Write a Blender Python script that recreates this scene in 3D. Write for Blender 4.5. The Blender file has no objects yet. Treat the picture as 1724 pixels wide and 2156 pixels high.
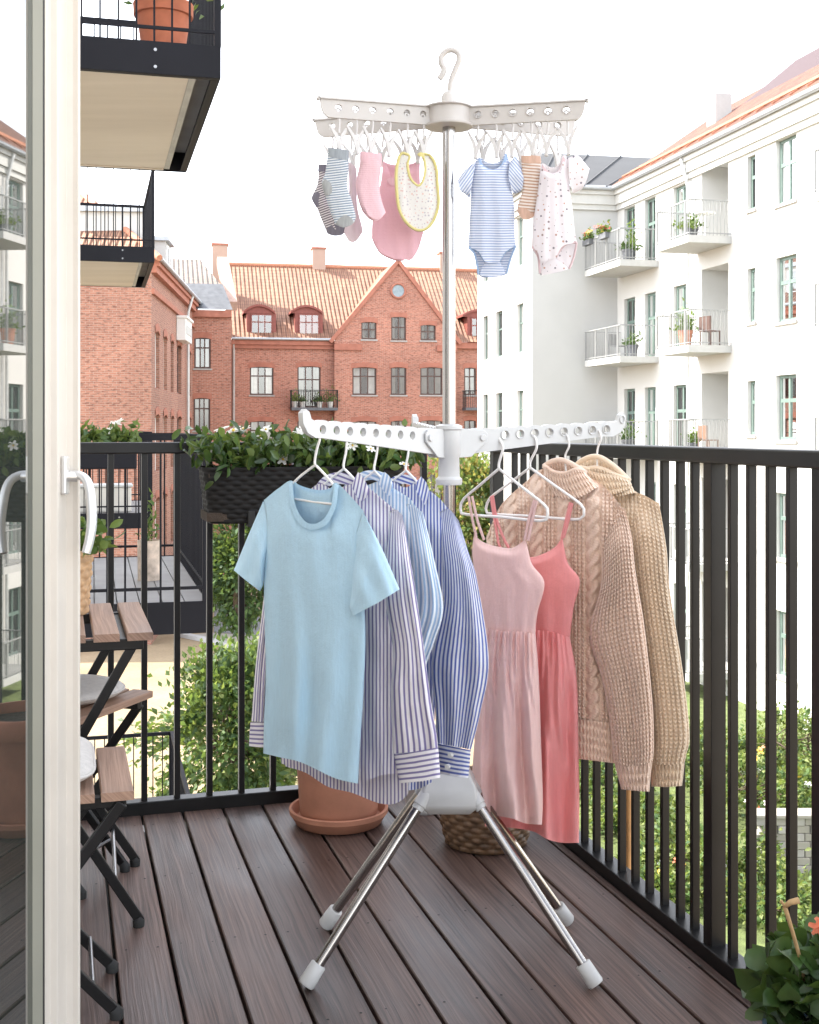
import bpy, bmesh, math, random
import numpy as np
from mathutils import Vector, Matrix
random.seed(7); rng = np.random.default_rng(7)
scene = bpy.context.scene; COL = scene.collection
PI = math.pi; R = math.radians
# ------------------------------------------------------------------ camera
F = 2545.0; CX, HZ = 862.0, 903.0; H = 1.139      # focal in photo units (photo taken as 1724 wide), horizon row, eye height
cam = bpy.data.cameras.new('camera'); camo = bpy.data.objects.new('camera', cam); COL.objects.link(camo)
camo.location = (0, 0, H); camo.rotation_euler = (R(90), 0, 0)
cam.sensor_fit = 'HORIZONTAL'; cam.sensor_width = 36; cam.lens = 36*F/1724
cam.shift_y = (HZ-1077.5)/1724; cam.clip_end = 3000; cam.clip_start = 0.05
scene.camera = camo
def P(px, py, Y): return np.array([(px-CX)/F*Y, Y, H+(HZ-py)/F*Y])
def floorY(py, z=0): return F*(H-z)/(py-HZ)
def conv(ox, oy, s):                       # zoomed crop -> photo units
    def c(pts): return [((ox+x*s)*.886, (oy+y*s)*.886) for x, y in pts]
    return c
# ------------------------------------------------------------------ objects
def thing(name, label, cat, loc=(0, 0, 0), rz=0, group=None):
    o = bpy.data.objects.new(name, None); COL.objects.link(o)
    o.location = tuple(float(v) for v in loc); o.rotation_euler = (0, 0, rz); o.empty_display_size = .05
    o['label'] = label; o['category'] = cat
    if group: o['group'] = group
    return o
def tag(o, label, cat, group=None, kind=None):
    if label: o['label'] = label
    if cat: o['category'] = cat
    if group: o['group'] = group
    if kind: o['kind'] = kind
    return o
def rootloc(o):
    l = np.zeros(3)
    while o is not None:
        l += np.array(o.location); o = o.parent
    return l
def link_mesh(name, me, mats, parent=None, smooth=None, bevel=0, local=False):
    if not isinstance(mats, (list, tuple)): mats = [mats]
    for m in mats: me.materials.append(m)
    o = bpy.data.objects.new(name, me); COL.objects.link(o)
    if parent is not None:
        if not local:
            l = rootloc(parent); n = len(me.vertices); co = np.empty(n*3); me.vertices.foreach_get('co', co)
            co = (co.reshape(-1, 3)-l).ravel(); me.vertices.foreach_set('co', co)
        o.parent = parent
    if smooth is not None:
        me.shade_smooth()
        if smooth < 180: me.set_sharp_from_angle(angle=R(smooth))
    if bevel:
        b = o.modifiers.new('bevel', 'BEVEL'); b.width = bevel; b.segments = 2; b.limit_method = 'ANGLE'; b.angle_limit = R(40)
    me.update()
    return o
def copy_tree(o, parent=None):
    c = o.copy(); COL.objects.link(c)
    if parent is not None: c.parent = parent
    for ch in o.children: copy_tree(ch, c)
    return c
class MB:
    """collects shapes into ONE mesh. fr = function mapping local points to world"""
    def __init__(s, fr=None): s.v = []; s.f = []; s.m = []; s.fr = fr; s.mi = 0; s.uv = None
    def add(s, vs, fs):
        b = len(s.v)
        s.v += [s.fr(*p) if s.fr else tuple(p) for p in vs]
        s.f += [tuple(i+b for i in f) for f in fs]; s.m += [s.mi]*len(fs); return s
    def box(s, x0, x1, y0, y1, z0, z1):
        return s.add([(x0,y0,z0),(x1,y0,z0),(x1,y1,z0),(x0,y1,z0),(x0,y0,z1),(x1,y0,z1),(x1,y1,z1),(x0,y1,z1)],
            [(0,3,2,1),(4,5,6,7),(0,1,5,4),(1,2,6,5),(2,3,7,6),(3,0,4,7)])
    def quad(s, a, b, c, d): return s.add([a, b, c, d], [(0,1,2,3)])
    def poly(s, pts): return s.add(pts, [tuple(range(len(pts)))])
    def bar(s, a, b, w, h=None, up=(0,0,1)):          # rectangular bar between two points (w across, h along 'up')
        h = h or w; a = Vector(a); b = Vector(b); d = (b-a).normalized(); u = Vector(up)
        if abs(d.dot(u)) > .98: u = Vector((0,1,0))
        x = d.cross(u).normalized(); u = x.cross(d).normalized()
        vs = [p+x*sx*w/2+u*su*h/2 for p in (a, b) for sx, su in ((-1,-1),(1,-1),(1,1),(-1,1))]
        return s.add(vs, [(3,2,1,0),(4,5,6,7),(0,1,5,4),(1,2,6,5),(2,3,7,6),(3,0,4,7)])
    def tube(s, pts, r, seg=10, cap=True, flat=1.0):
        pts = [Vector(p) for p in pts]; n = len(pts); rs = r if isinstance(r, (list, tuple)) else [r]*n
        t0 = (pts[1]-pts[0]).normalized(); u = Vector((0,0,1))
        if abs(t0.dot(u)) > .9: u = Vector((1,0,0))
        x = t0.cross(u).normalized(); vs = []; fs = []
        for i in range(n):
            t = (pts[min(i+1,n-1)]-pts[max(i-1,0)]).normalized(); x = (x-t*x.dot(t)).normalized(); y = t.cross(x)
            for k in range(seg):
                a = 2*PI*k/seg; vs.append(pts[i]+(x*math.cos(a)+y*math.sin(a)*flat)*rs[i])
        for i in range(n-1):
            for k in range(seg):
                k2 = (k+1) % seg; fs.append((i*seg+k, i*seg+k2, (i+1)*seg+k2, (i+1)*seg+k))
        if cap: fs += [tuple(range(seg))[::-1], tuple((n-1)*seg+k for k in range(seg))]
        return s.add(vs, fs)
    def lathe(s, c, prof, seg=24, cap=True, axis=None):     # prof: list of (r, z)
        vs = []; fs = []; n = len(prof)
        for r, z in prof:
            for k in range(seg):
                a = 2*PI*k/seg; vs.append((c[0]+r*math.cos(a), c[1]+r*math.sin(a), c[2]+z))
        for i in range(n-1):
            for k in range(seg):
                k2 = (k+1) % seg; fs.append((i*seg+k, i*seg+k2, (i+1)*seg+k2, (i+1)*seg+k))
        if cap: fs += [tuple(range(seg))[::-1], tuple((n-1)*seg+k for k in range(seg))]
        return s.add(vs, fs)
    def prism(s, poly, off):                               # extrude a 3-D polygon by a vector
        n = len(poly); q = [tuple(np.array(p)+np.array(off)) for p in poly]
        return s.add([tuple(p) for p in poly]+q, [tuple(range(n)), tuple(range(2*n-1, n-1, -1))]+[(i, n+i, n+(i+1) % n, (i+1) % n) for i in range(n)])
    def build(s, name, mats, parent=None, smooth=None, bevel=0, local=False, fix=True):
        me = bpy.data.meshes.new(name); me.from_pydata([tuple(map(float, v)) for v in s.v], [], s.f)
        if any(s.m): me.polygons.foreach_set('material_index', s.m)
        if fix:
            bm = bmesh.new(); bm.from_mesh(me); bmesh.ops.recalc_face_normals(bm, faces=bm.faces); bm.to_mesh(me); bm.free()
        return link_mesh(name, me, mats, parent, smooth, bevel, local)
# ------------------------------------------------------------------ materials
def nmat(name):
    m = bpy.data.materials.new(name); m.use_nodes = True; nt = m.node_tree
    return m, nt, nt.nodes['Principled BSDF']
def N(nt, t, **kw):
    n = nt.nodes.new(t)
    for k, v in kw.items():
        if k.startswith('i_'): n.inputs[k[2:].replace('_', ' ')].default_value = v
        else: setattr(n, k, v)
    return n
def rgba(c): return (c[0], c[1], c[2], 1)
def ramp(nt, fac, stops):
    r = N(nt, 'ShaderNodeValToRGB'); e = r.color_ramp.elements
    while len(e) < len(stops): e.new(.5)
    for el, (p, c) in zip(e, stops): el.position = p; el.color = rgba(c)
    nt.links.new(fac, r.inputs[0]); return r.outputs[0]
def noise(nt, vec, scale, detail=4, rough=.55):
    n = N(nt, 'ShaderNodeTexNoise'); n.inputs['Scale'].default_value = scale; n.inputs['Detail'].default_value = detail; n.inputs['Roughness'].default_value = rough
    if vec is not None: nt.links.new(vec, n.inputs['Vector'])
    return n.outputs['Fac']
def mapping(nt, vec, scale=(1,1,1), rot=(0,0,0), loc=(0,0,0)):
    m = N(nt, 'ShaderNodeMapping'); m.inputs['Scale'].default_value = scale; m.inputs['Rotation'].default_value = rot; m.inputs['Location'].default_value = loc
    nt.links.new(vec, m.inputs['Vector']); return m.outputs[0]
def objco(nt): return N(nt, 'ShaderNodeTexCoord').outputs['Object']
def posco(nt): return N(nt, 'ShaderNodeNewGeometry').outputs['Position']
def uvco(nt): return N(nt, 'ShaderNodeTexCoord').outputs['UV']
def math_(nt, op, a, b=None, clamp=False):
    n = N(nt, 'ShaderNodeMath', operation=op, use_clamp=clamp)
    for i, x in enumerate((a, b)):
        if x is None: continue
        if isinstance(x, (int, float)): n.inputs[i].default_value = x
        else: nt.links.new(x, n.inputs[i])
    return n.outputs[0]
def mix(nt, fac, a, b, blend='MIX'):
    n = N(nt, 'ShaderNodeMix', data_type='RGBA', blend_type=blend)
    for sock, x in ((n.inputs[0], fac), (n.inputs[6], a), (n.inputs[7], b)):
        if isinstance(x, (int, float)): sock.default_value = x
        elif isinstance(x, (tuple, list)): sock.default_value = rgba(x)
        else: nt.links.new(x, sock)
    return n.outputs[2]
def bump(nt, bs, h, strength=.3, dist=.01):
    b = N(nt, 'ShaderNodeBump'); b.inputs['Strength'].default_value = strength; b.inputs['Distance'].default_value = dist
    nt.links.new(h, b.inputs['Height']); nt.links.new(b.outputs[0], bs.inputs['Normal']); return b
def simple(name, col, rough=.5, metal=0, var=.12, nscale=6, bscale=None, bstr=.15, bdist=.004, spec=None, trans=0, coat=0):
    m, nt, bs = nmat(name)
    v = noise(nt, posco(nt), nscale)
    c2 = tuple(x*(1-var) for x in col); c1 = tuple(min(1, x*(1+var)) for x in col)
    c = ramp(nt, v, [(.3, c2), (.7, c1)]); nt.links.new(c, bs.inputs['Base Color'])
    bs.inputs['Roughness'].default_value = rough; bs.inputs['Metallic'].default_value = metal
    if spec is not None: bs.inputs['Specular IOR Level'].default_value = spec
    if coat: bs.inputs['Coat Weight'].default_value = coat; bs.inputs['Coat Roughness'].default_value = .2
    if bscale: bump(nt, bs, noise(nt, posco(nt), bscale, 3), bstr, bdist)
    if trans: translucent(nt, bs, c, trans)
    return m
def translucent(nt, bs, col, amt):
    t = N(nt, 'ShaderNodeBsdfTranslucent'); ms = N(nt, 'ShaderNodeMixShader'); out = nt.nodes['Material Output']
    if isinstance(col, (tuple, list)): t.inputs[0].default_value = rgba(col)
    else: nt.links.new(col, t.inputs[0])
    ms.inputs[0].default_value = amt
    nt.links.new(bs.outputs[0], ms.inputs[1]); nt.links.new(t.outputs[0], ms.inputs[2]); nt.links.new(ms.outputs[0], out.inputs['Surface'])
M = {}
M['white_plastic'] = simple('white_plastic', (.54,.54,.535), .38, var=.03, nscale=30)
M['warm_plastic'] = simple('warm_plastic', (.50,.475,.455), .42, var=.03, nscale=30)
M['white_wire'] = simple('white_wire', (.8,.78,.76), .35, var=.03)
M['black_metal'] = simple('black_metal', (.0055,.005,.0055), .38, var=.35, nscale=9, bscale=220, bstr=.06, bdist=.001, spec=.35)
M['anthracite'] = simple('anthracite', (.006,.0063,.0105), .6, spec=.22, var=.15, nscale=2)
M['steel_dark'] = simple('steel_dark', (.3,.3,.31), .3, metal=1)
M['terracotta'] = simple('terracotta', (.42,.185,.115), .8, var=.16, nscale=9, bscale=90, bstr=.2, bdist=.003)
M['terracotta_red'] = simple('terracotta_red', (.40,.125,.065), .8, var=.16, nscale=9)
M['soil'] = simple('soil', (.05,.035,.025), .95, bscale=60, bstr=.7, bdist=.01)
M['zinc'] = simple('zinc', (.42,.44,.46), .45, metal=.6, var=.1)
M['zinc_light'] = simple('zinc_light', (.55,.56,.56), .5, metal=.3, var=.1)
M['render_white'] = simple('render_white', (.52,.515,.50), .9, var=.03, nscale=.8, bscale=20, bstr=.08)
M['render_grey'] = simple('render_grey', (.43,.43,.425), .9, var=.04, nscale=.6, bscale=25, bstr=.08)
M['house_render'] = simple('house_render', (.80,.77,.73), .9, var=.03)
M['cornice'] = simple('cornice', (.48,.48,.465), .85, var=.04)
M['green_frame'] = simple('green_frame', (.12,.17,.15), .5, var=.1)
M['brown_frame'] = simple('brown_frame', (.085,.045,.035), .5, var=.2)
M['white_frame'] = simple('white_frame', (.75,.75,.74), .4, var=.03)
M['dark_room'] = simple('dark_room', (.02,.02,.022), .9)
M['curtain'] = simple('curtain', (.62,.6,.56), .9, var=.12, nscale=3)
M['stone'] = simple('stone', (.36,.34,.32), .8, var=.12)
M['railing_pale'] = simple('railing_pale', (.25,.255,.255), .45, var=.06)
M['slab_pale'] = simple('slab_pale', (.40,.40,.39), .8, var=.05)
M['slate'] = simple('slate', (.10,.105,.115), .6, var=.25, nscale=3, bscale=8)
M['red_wood'] = simple('red_wood', (.22,.06,.045), .6, var=.15)
M['kerb'] = simple('kerb', (.42,.42,.42), .85, var=.08)
M['bark'] = simple('bark', (.09,.065,.045), .9, var=.3, nscale=12, bscale=30, bstr=.6)
M['stem_green'] = simple('stem_green', (.10,.15,.05), .6)
M['dry_stem'] = simple('dry_stem', (.42,.27,.13), .8, var=.2, nscale=60)
M['bamboo'] = simple('bamboo', (.46,.25,.10), .5, var=.25, nscale=25)
M['handle_metal'] = simple('handle_metal', (.72,.71,.70), .33, metal=.75, var=.04, nscale=40)
M['gasket'] = simple('gasket', (.012,.012,.012), .7)
M['white_petal'] = simple('white_petal', (.85,.84,.8), .6, var=.04, trans=.25)
M['orange_petal'] = simple('orange_petal', (.75,.22,.12), .6, var=.15, trans=.25)
M['red_petal'] = simple('red_petal', (.7,.12,.10), .6, var=.2)
M['yellow_petal'] = simple('yellow_petal', (.75,.5,.08), .6, var=.2)
M['blue_glaze'] = simple('blue_glaze', (.10,.16,.24), .15, var=.2, coat=1)
M['ceramic'] = simple('ceramic', (.6,.58,.54), .3, var=.08)
def leafmat(name, col, trans=.3, rough=.45, var=.3, ns=9):
    m, nt, bs = nmat(name)
    v = noise(nt, posco(nt), ns, 2); c = ramp(nt, v, [(.25, tuple(x*(1-var) for x in col)), (.75, tuple(x*(1+var) for x in col))])
    nt.links.new(c, bs.inputs['Base Color']); bs.inputs['Roughness'].default_value = rough
    translucent(nt, bs, mix(nt, .5, c, (.28,.36,.05)), trans); return m
M['leaf_dark'] = leafmat('leaf_dark', (.028,.062,.018), .15, .3)
M['leaf_mid'] = leafmat('leaf_mid', (.05,.105,.028), .25, .38)
M['leaf_light'] = leafmat('leaf_light', (.115,.17,.045), .35, .5)
M['leaf_tree_dark'] = leafmat('leaf_tree_dark', (.04,.085,.03), .3, .6, ns=1.2)
M['leaf_tree'] = leafmat('leaf_tree', (.08,.145,.04), .35, .6, ns=1.2)
M['leaf_tree_pale'] = leafmat('leaf_tree_pale', (.17,.21,.06), .35, .6, ns=1.2)
M['leaf_gold'] = leafmat('leaf_gold', (.3,.24,.06), .35, .6, ns=1.2)
def steel():
    m, nt, bs = nmat('brushed_steel'); bs.inputs['Metallic'].default_value = 1; bs.inputs['Base Color'].default_value = (.42,.40,.385,1)
    bs.inputs['Roughness'].default_value = .2
    return m
M['steel'] = steel()
def peg():
    m, nt, bs = nmat('clear_plastic'); bs.inputs['Base Color'].default_value = (.62,.60,.59,1); bs.inputs['Roughness'].default_value = .25
    t = N(nt, 'ShaderNodeBsdfTransparent'); ms = N(nt, 'ShaderNodeMixShader'); ms.inputs[0].default_value = .12
    nt.links.new(bs.outputs[0], ms.inputs[1]); nt.links.new(t.outputs[0], ms.inputs[2]); nt.links.new(ms.outputs[0], nt.nodes['Material Output'].inputs[0])
    return m
M['clear_plastic'] = peg()
def glassmat(name, body, ior=1.7, tint=(1,1,1), see=0.0):
    m, nt, bs = nmat(name); nt.nodes.remove(bs); out = nt.nodes['Material Output']
    g = N(nt, 'ShaderNodeBsdfGlossy'); g.inputs['Roughness'].default_value = .015; g.inputs['Color'].default_value = rgba(tint)
    d = N(nt, 'ShaderNodeBsdfDiffuse'); d.inputs[0].default_value = rgba(body)
    base = d.outputs[0]
    if see:
        t = N(nt, 'ShaderNodeBsdfTransparent'); mm = N(nt, 'ShaderNodeMixShader'); mm.inputs[0].default_value = see
        nt.links.new(d.outputs[0], mm.inputs[1]); nt.links.new(t.outputs[0], mm.inputs[2]); base = mm.outputs[0]
    fr = N(nt, 'ShaderNodeFresnel'); fr.inputs[0].default_value = ior
    ms = N(nt, 'ShaderNodeMixShader'); nt.links.new(fr.outputs[0], ms.inputs[0]); nt.links.new(base, ms.inputs[1]); nt.links.new(g.outputs[0], ms.inputs[2])
    nt.links.new(ms.outputs[0], out.inputs[0]); return m
M['door_glass'] = glassmat('door_glass', (.03,.035,.03), 2.6)
M['pane'] = glassmat('pane', (.05,.055,.06), 2.3, see=.85)
def brickmat(name, c1, c2, mortar, s=1.0):
    m, nt, bs = nmat(name); g = N(nt, 'ShaderNodeNewGeometry')
    # vertical wall: use UV in metres
    b = N(nt, 'ShaderNodeTexBrick'); nt.links.new(uvco(nt), b.inputs['Vector'])
    b.inputs['Scale'].default_value = 1; b.inputs['Brick Width'].default_value = .25*s; b.inputs['Row Height'].default_value = .075*s; b.inputs['Mortar Size'].default_value = .010
    b.inputs['Color1'].default_value = rgba(c1); b.inputs['Color2'].default_value = rgba(c2); b.inputs['Mortar'].default_value = rgba(mortar); b.inputs['Bias'].default_value = -.1
    v = noise(nt, posco(nt), .35, 5); v2 = noise(nt, mapping(nt, uvco(nt), (5,14,1)), 1, 3, .6)
    c = mix(nt, .75, b.outputs['Color'], ramp(nt, v2, [(.36, (.40,.34,.33)), (.46, (.92,.92,.92)), (.7, (1.15,1.1,1.05))]), 'MULTIPLY')
    c = mix(nt, .55, c, ramp(nt, v, [(.3, (.72,.7,.7)), (.7, (1.15,1.12,1.1))]), 'MULTIPLY')
    nt.links.new(c, bs.inputs['Base Color']); bs.inputs['Roughness'].default_value = .9
    return m
M['brick'] = brickmat('brick', (.46,.185,.125), (.34,.13,.088), (.40,.29,.235))
M['brick_wing'] = brickmat('brick_wing', (.37,.175,.125), (.285,.13,.095), (.35,.26,.21), 1.15)
M['brick_trim'] = simple('brick_trim', (.36,.145,.10), .9, var=.15, nscale=3)
def tilemat(name, a, b, dark):
    m, nt, bs = nmat(name); uv = uvco(nt)
    br = N(nt, 'ShaderNodeTexBrick'); br.offset = 0; nt.links.new(uv, br.inputs['Vector'])
    br.inputs['Scale'].default_value = 1; br.inputs['Brick Width'].default_value = .25; br.inputs['Row Height'].default_value = .36; br.inputs['Mortar Size'].default_value = .014
    br.inputs['Color1'].default_value = rgba(a); br.inputs['Color2'].default_value = rgba(b); br.inputs['Mortar'].default_value = rgba(dark)
    v = noise(nt, posco(nt), .5, 4)
    c = mix(nt, .6, br.outputs['Color'], ramp(nt, v, [(.3, (.75,.7,.68)), (.7, (1.2,1.15,1.1))]), 'MULTIPLY')
    nt.links.new(c, bs.inputs['Base Color']); bs.inputs['Roughness'].default_value = .75
    sx = N(nt, 'ShaderNodeSeparateXYZ'); nt.links.new(uv, sx.inputs[0])
    w = math_(nt, 'SINE', math_(nt, 'MULTIPLY', sx.outputs[0], 2*PI/.25)); sl = math_(nt, 'FRACT', math_(nt, 'DIVIDE', sx.outputs[1], .36))
    bump(nt, bs, math_(nt, 'ADD', w, math_(nt, 'MULTIPLY', sl, -1.2)), .9, .05)
    return m
M['tile_red'] = tilemat('tile_red', (.33,.18,.115), (.245,.125,.08), (.11,.05,.035))
M['tile_brown'] = tilemat('tile_brown', (.20,.095,.06), (.13,.055,.038), (.05,.022,.016))
M['tile_grey'] = tilemat('tile_grey', (.24,.19,.155), (.17,.14,.12), (.07,.055,.05))
def sandmat():
    m, nt, bs = nmat('sand'); p = posco(nt); v = noise(nt, p, .5, 6); v2 = noise(nt, p, 9, 4)
    c = mix(nt, .6, ramp(nt, v, [(.3, (.25,.185,.11)), (.7, (.34,.265,.17))]), ramp(nt, v2, [(.3, (.75,.75,.75)), (.7, (1.15,1.15,1.15))]), 'MULTIPLY')
    nt.links.new(c, bs.inputs['Base Color']); bs.inputs['Roughness'].default_value = .95; bump(nt, bs, v2, .4, .03); return m
M['sand'] = sandmat()
M['lawn'] = simple('lawn', (.12,.155,.05), .9, var=.35, nscale=3, bscale=40, bstr=.8, bdist=.05)
M['paving'] = simple('paving', (.30,.28,.245), .85, var=.1, nscale=2)
M['asphalt'] = simple('asphalt', (.16,.165,.175), .9, var=.15, nscale=3)
def woodmat(name, dark, light, grain=(1.2,26,26), rough=(.32,.6), knots=True, coat=0, bstr=.25):
    """grain runs along the mesh UV x axis"""
    m, nt, bs = nmat(name); uv = uvco(nt); g = N(nt, 'ShaderNodeNewGeometry'); rnd = g.outputs['Random Per Island']
    off = N(nt, 'ShaderNodeCombineXYZ'); nt.links.new(math_(nt, 'MULTIPLY', rnd, 37.0), off.inputs[0]); nt.links.new(math_(nt, 'MULTIPLY', rnd, 91.0), off.inputs[2])
    va = N(nt, 'ShaderNodeVectorMath', operation='ADD'); nt.links.new(uv, va.inputs[0]); nt.links.new(off.outputs[0], va.inputs[1]); u = va.outputs[0]
    warp = noise(nt, mapping(nt, u, (2.2,9,1)), 1, 2); cw = N(nt, 'ShaderNodeCombineXYZ'); nt.links.new(math_(nt, 'MULTIPLY', warp, .028), cw.inputs[1])
    v3 = N(nt, 'ShaderNodeVectorMath', operation='ADD'); nt.links.new(u, v3.inputs[0]); nt.links.new(cw.outputs[0], v3.inputs[1])
    n1 = noise(nt, mapping(nt, v3.outputs[0], (grain[0]*2, grain[1]*6, 1)), 1, 6, .65)
    n2 = noise(nt, mapping(nt, u, (1.4, 5, 1)), 1, 3)
    n3 = noise(nt, mapping(nt, u, (6, 200, 1)), 1, 3)
    c = ramp(nt, n1, [(.3, dark), (.52, tuple((a+b)/2 for a, b in zip(dark, light))), (.72, light)])
    c = mix(nt, .7, c, ramp(nt, n2, [(.3, (.50,.48,.50)), (.7, (1.45,1.38,1.34))]), 'MULTIPLY')
    c = mix(nt, .8, c, ramp(nt, rnd, [(0, (.62,.60,.64)), (.5, (1.05,.98,.95)), (1, (1.35,1.22,1.15))]), 'MULTIPLY')
    nt.links.new(c, bs.inputs['Base Color'])
    r = ramp(nt, n2, [(.3, (rough[0],)*3), (.7, (rough[1],)*3)]); nt.links.new(r, bs.inputs['Roughness'])
    h = math_(nt, 'ADD', n1, math_(nt, 'MULTIPLY', n3, .7)); bump(nt, bs, h, bstr, .004)
    if coat: bs.inputs['Coat Weight'].default_value = coat; bs.inputs['Coat Roughness'].default_value = .35
    return m
M['deck_wood'] = woodmat('deck_wood', (.026,.0175,.0155), (.160,.112,.096))
M['slat_wood'] = woodmat('slat_wood', (.16,.10,.07), (.33,.23,.17), rough=(.4,.6))
M['deck_grey'] = simple('deck_grey', (.26,.25,.25), .6, var=.15, nscale=3)
def soffitmat():
    m, nt, bs = nmat('soffit_board'); p = posco(nt); v = noise(nt, mapping(nt, p, (.5,3,1), (0,0,R(-15))), 1, 5)
    c = ramp(nt, v, [(.3, (.47,.40,.345)), (.7, (.56,.485,.42))]); nt.links.new(c, bs.inputs['Base Color']); bs.inputs['Roughness'].default_value = .7; return m
M['soffit'] = soffitmat()
M['door_frame'] = simple('door_frame', (.60,.55,.485), .4, var=.04, nscale=8)
M['door_bead'] = simple('door_bead', (.24,.235,.19), .5, var=.06)
# ---- fabrics (UV in metres)
def weave(nt, bs, scale=900, s=.12): 
    uv = uvco(nt); a = noise(nt, mapping(nt, uv, (scale,scale*.25,1)), 1, 1); b = noise(nt, mapping(nt, uv, (scale*.25,scale,1)), 1, 1)
    w = noise(nt, uv, 14, 4, .6); wr = noise(nt, mapping(nt, uv, (26,9,1)), 1, 4, .6)
    h = math_(nt, 'ADD', math_(nt, 'MULTIPLY', math_(nt, 'ADD', a, b), .06), math_(nt, 'ADD', math_(nt, 'MULTIPLY', w, .45), math_(nt, 'MULTIPLY', wr, .5)))
    bump(nt, bs, h, s*2.2, .012)
def fabric(name, col, var=.06, trans=.12, wr=.12):
    m, nt, bs = nmat(name); uv = uvco(nt)
    v = noise(nt, mapping(nt, uv, (220,30,1)), 1, 3); c = ramp(nt, v, [(.3, tuple(x*(1-var) for x in col)), (.7, tuple(min(1,x*(1+var)) for x in col))])
    nt.links.new(c, bs.inputs['Base Color']); bs.inputs['Roughness'].default_value = .92; bs.inputs['Specular IOR Level'].default_value = .2
    bs.inputs['Sheen Weight'].default_value = .15
    weave(nt, bs, s=wr); translucent(nt, bs, c, trans); return m
def striped(name, base, col, pitch, duty=.5, soft=.12, trans=.15, axis=0, wr=.32):
    m, nt, bs = nmat(name); uv = uvco(nt); sx = N(nt, 'ShaderNodeSeparateXYZ'); nt.links.new(uv, sx.inputs[0])
    wob = math_(nt, 'MULTIPLY', noise(nt, uv, 12, 2), .004)
    f = math_(nt, 'PINGPONG', math_(nt, 'DIVIDE', math_(nt, 'ADD', sx.outputs[axis], wob), pitch), .5)
    e = math_(nt, 'MULTIPLY', f, 2.0)
    c = ramp(nt, e, [(max(0, duty-soft), col), (min(1, duty+soft), base)])
    nt.links.new(c, bs.inputs['Base Color']); bs.inputs['Roughness'].default_value = .9; bs.inputs['Specular IOR Level'].default_value = .2
    weave(nt, bs, s=wr); translucent(nt, bs, c, trans); return m
def dotted(name, base, cols, scale, r=.22, trans=.25):
    m, nt, bs = nmat(name); uv = uvco(nt)
    vo = N(nt, 'ShaderNodeTexVoronoi', voronoi_dimensions='2D'); vo.inputs['Scale'].default_value = scale; vo.inputs['Randomness'].default_value = .75
    nt.links.new(mapping(nt, uv, (1,1,1)), vo.inputs['Vector'])
    sp = N(nt, 'ShaderNodeSeparateColor'); nt.links.new(vo.outputs['Color'], sp.inputs[0])
    dc = ramp(nt, sp.outputs[0], [(i/(len(cols)-1) if len(cols) > 1 else 0, c) for i, c in enumerate(cols)])
    rr = math_(nt, 'MULTIPLY', math_(nt, 'ADD', sp.outputs[1], .35), r)
    f = math_(nt, 'LESS_THAN', vo.outputs['Distance'], rr)
    c = mix(nt, math_(nt, 'MULTIPLY', f, .85), base, dc)
    nt.links.new(c, bs.inputs['Base Color']); bs.inputs['Roughness'].default_value = .9; weave(nt, bs); translucent(nt, bs, c, trans); return m
M['tee_blue'] = fabric('tee_blue', (.47,.67,.80), .03, .1, .3)
M['tee_rib'] = fabric('tee_rib', (.44,.64,.78), .05, .1, .3)
M['stripe_purple'] = striped('stripe_purple', (.82,.79,.82), (.22,.19,.37), .0094, .40)
M['stripe_purple_h'] = striped('stripe_purple_h', (.82,.79,.82), (.22,.19,.37), .0094, .40, axis=1)
M['stripe_sky'] = striped('stripe_sky', (.76,.82,.87), (.33,.47,.68), .0094, .5)
M['stripe_sky_h'] = striped('stripe_sky_h', (.76,.82,.87), (.33,.47,.68), .0094, .5, axis=1)
M['stripe_navy'] = striped('stripe_navy', (.80,.81,.86), (.13,.17,.45), .0086, .48)
M['stripe_navy_h'] = striped('stripe_navy_h', (.80,.81,.86), (.13,.17,.45), .0086, .48, axis=1)
M['button'] = simple('button', (.8,.79,.76), .3)
M['dress_pink'] = fabric('dress_pink', (.93,.67,.64), .03, .2, .3)
M['dress_coral'] = fabric('dress_coral', (.95,.40,.40), .03, .2, .3)
def knitmat(name, col):
    m, nt, bs = nmat(name); at = N(nt, 'ShaderNodeAttribute'); at.attribute_name = 'knit'
    uv = uvco(nt); v = noise(nt, uv, 500, 3); v2 = noise(nt, uv, 9, 3)
    c = ramp(nt, v, [(.3, tuple(x*.8 for x in col)), (.7, tuple(min(1,x*1.1) for x in col))])
    c = mix(nt, .4, c, ramp(nt, v2, [(.3, (.85,.83,.8)), (.7, (1.1,1.1,1.1))]), 'MULTIPLY')
    nt.links.new(c, bs.inputs['Base Color']); bs.inputs['Roughness'].default_value = .95; bs.inputs['Specular IOR Level'].default_value = .1; bs.inputs['Sheen Weight'].default_value = .4
    bump(nt, bs, v, .5, .002); return m
M['knit_rose'] = knitmat('knit_rose', (.86,.655,.53))
M['knit_cream'] = knitmat('knit_cream', (.89,.72,.545))
M['sock_grey'] = striped('sock_grey', (.72,.74,.76), (.26,.32,.40), .0052, .5, .1, axis=1)
M['sock_dark'] = striped('sock_dark', (.72,.68,.68), (.16,.14,.17), .0052, .5, .1, axis=1)
M['sock_beige'] = striped('sock_beige', (.78,.70,.64), (.50,.31,.22), .0066, .45, .12, axis=1)
M['grey_heel'] = fabric('grey_heel', (.36,.37,.37), .15); M['dark_heel'] = fabric('dark_heel', (.19,.18,.22), .12)
M['grey_cuff'] = fabric('grey_cuff', (.33,.36,.39), .12); M['beige_cuff'] = fabric('beige_cuff', (.60,.40,.31), .1); M['brown_heel'] = fabric('brown_heel', (.44,.24,.17), .12)
M['sock_pink'] = striped('sock_pink', (.83,.58,.62), (.76,.50,.55), .0042, .4, .3, axis=1); M['pink_cuff'] = fabric('pink_cuff', (.80,.53,.58), .06)
M['sock_pale'] = fabric('sock_pale', (.68,.57,.61), .05, .3)
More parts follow.
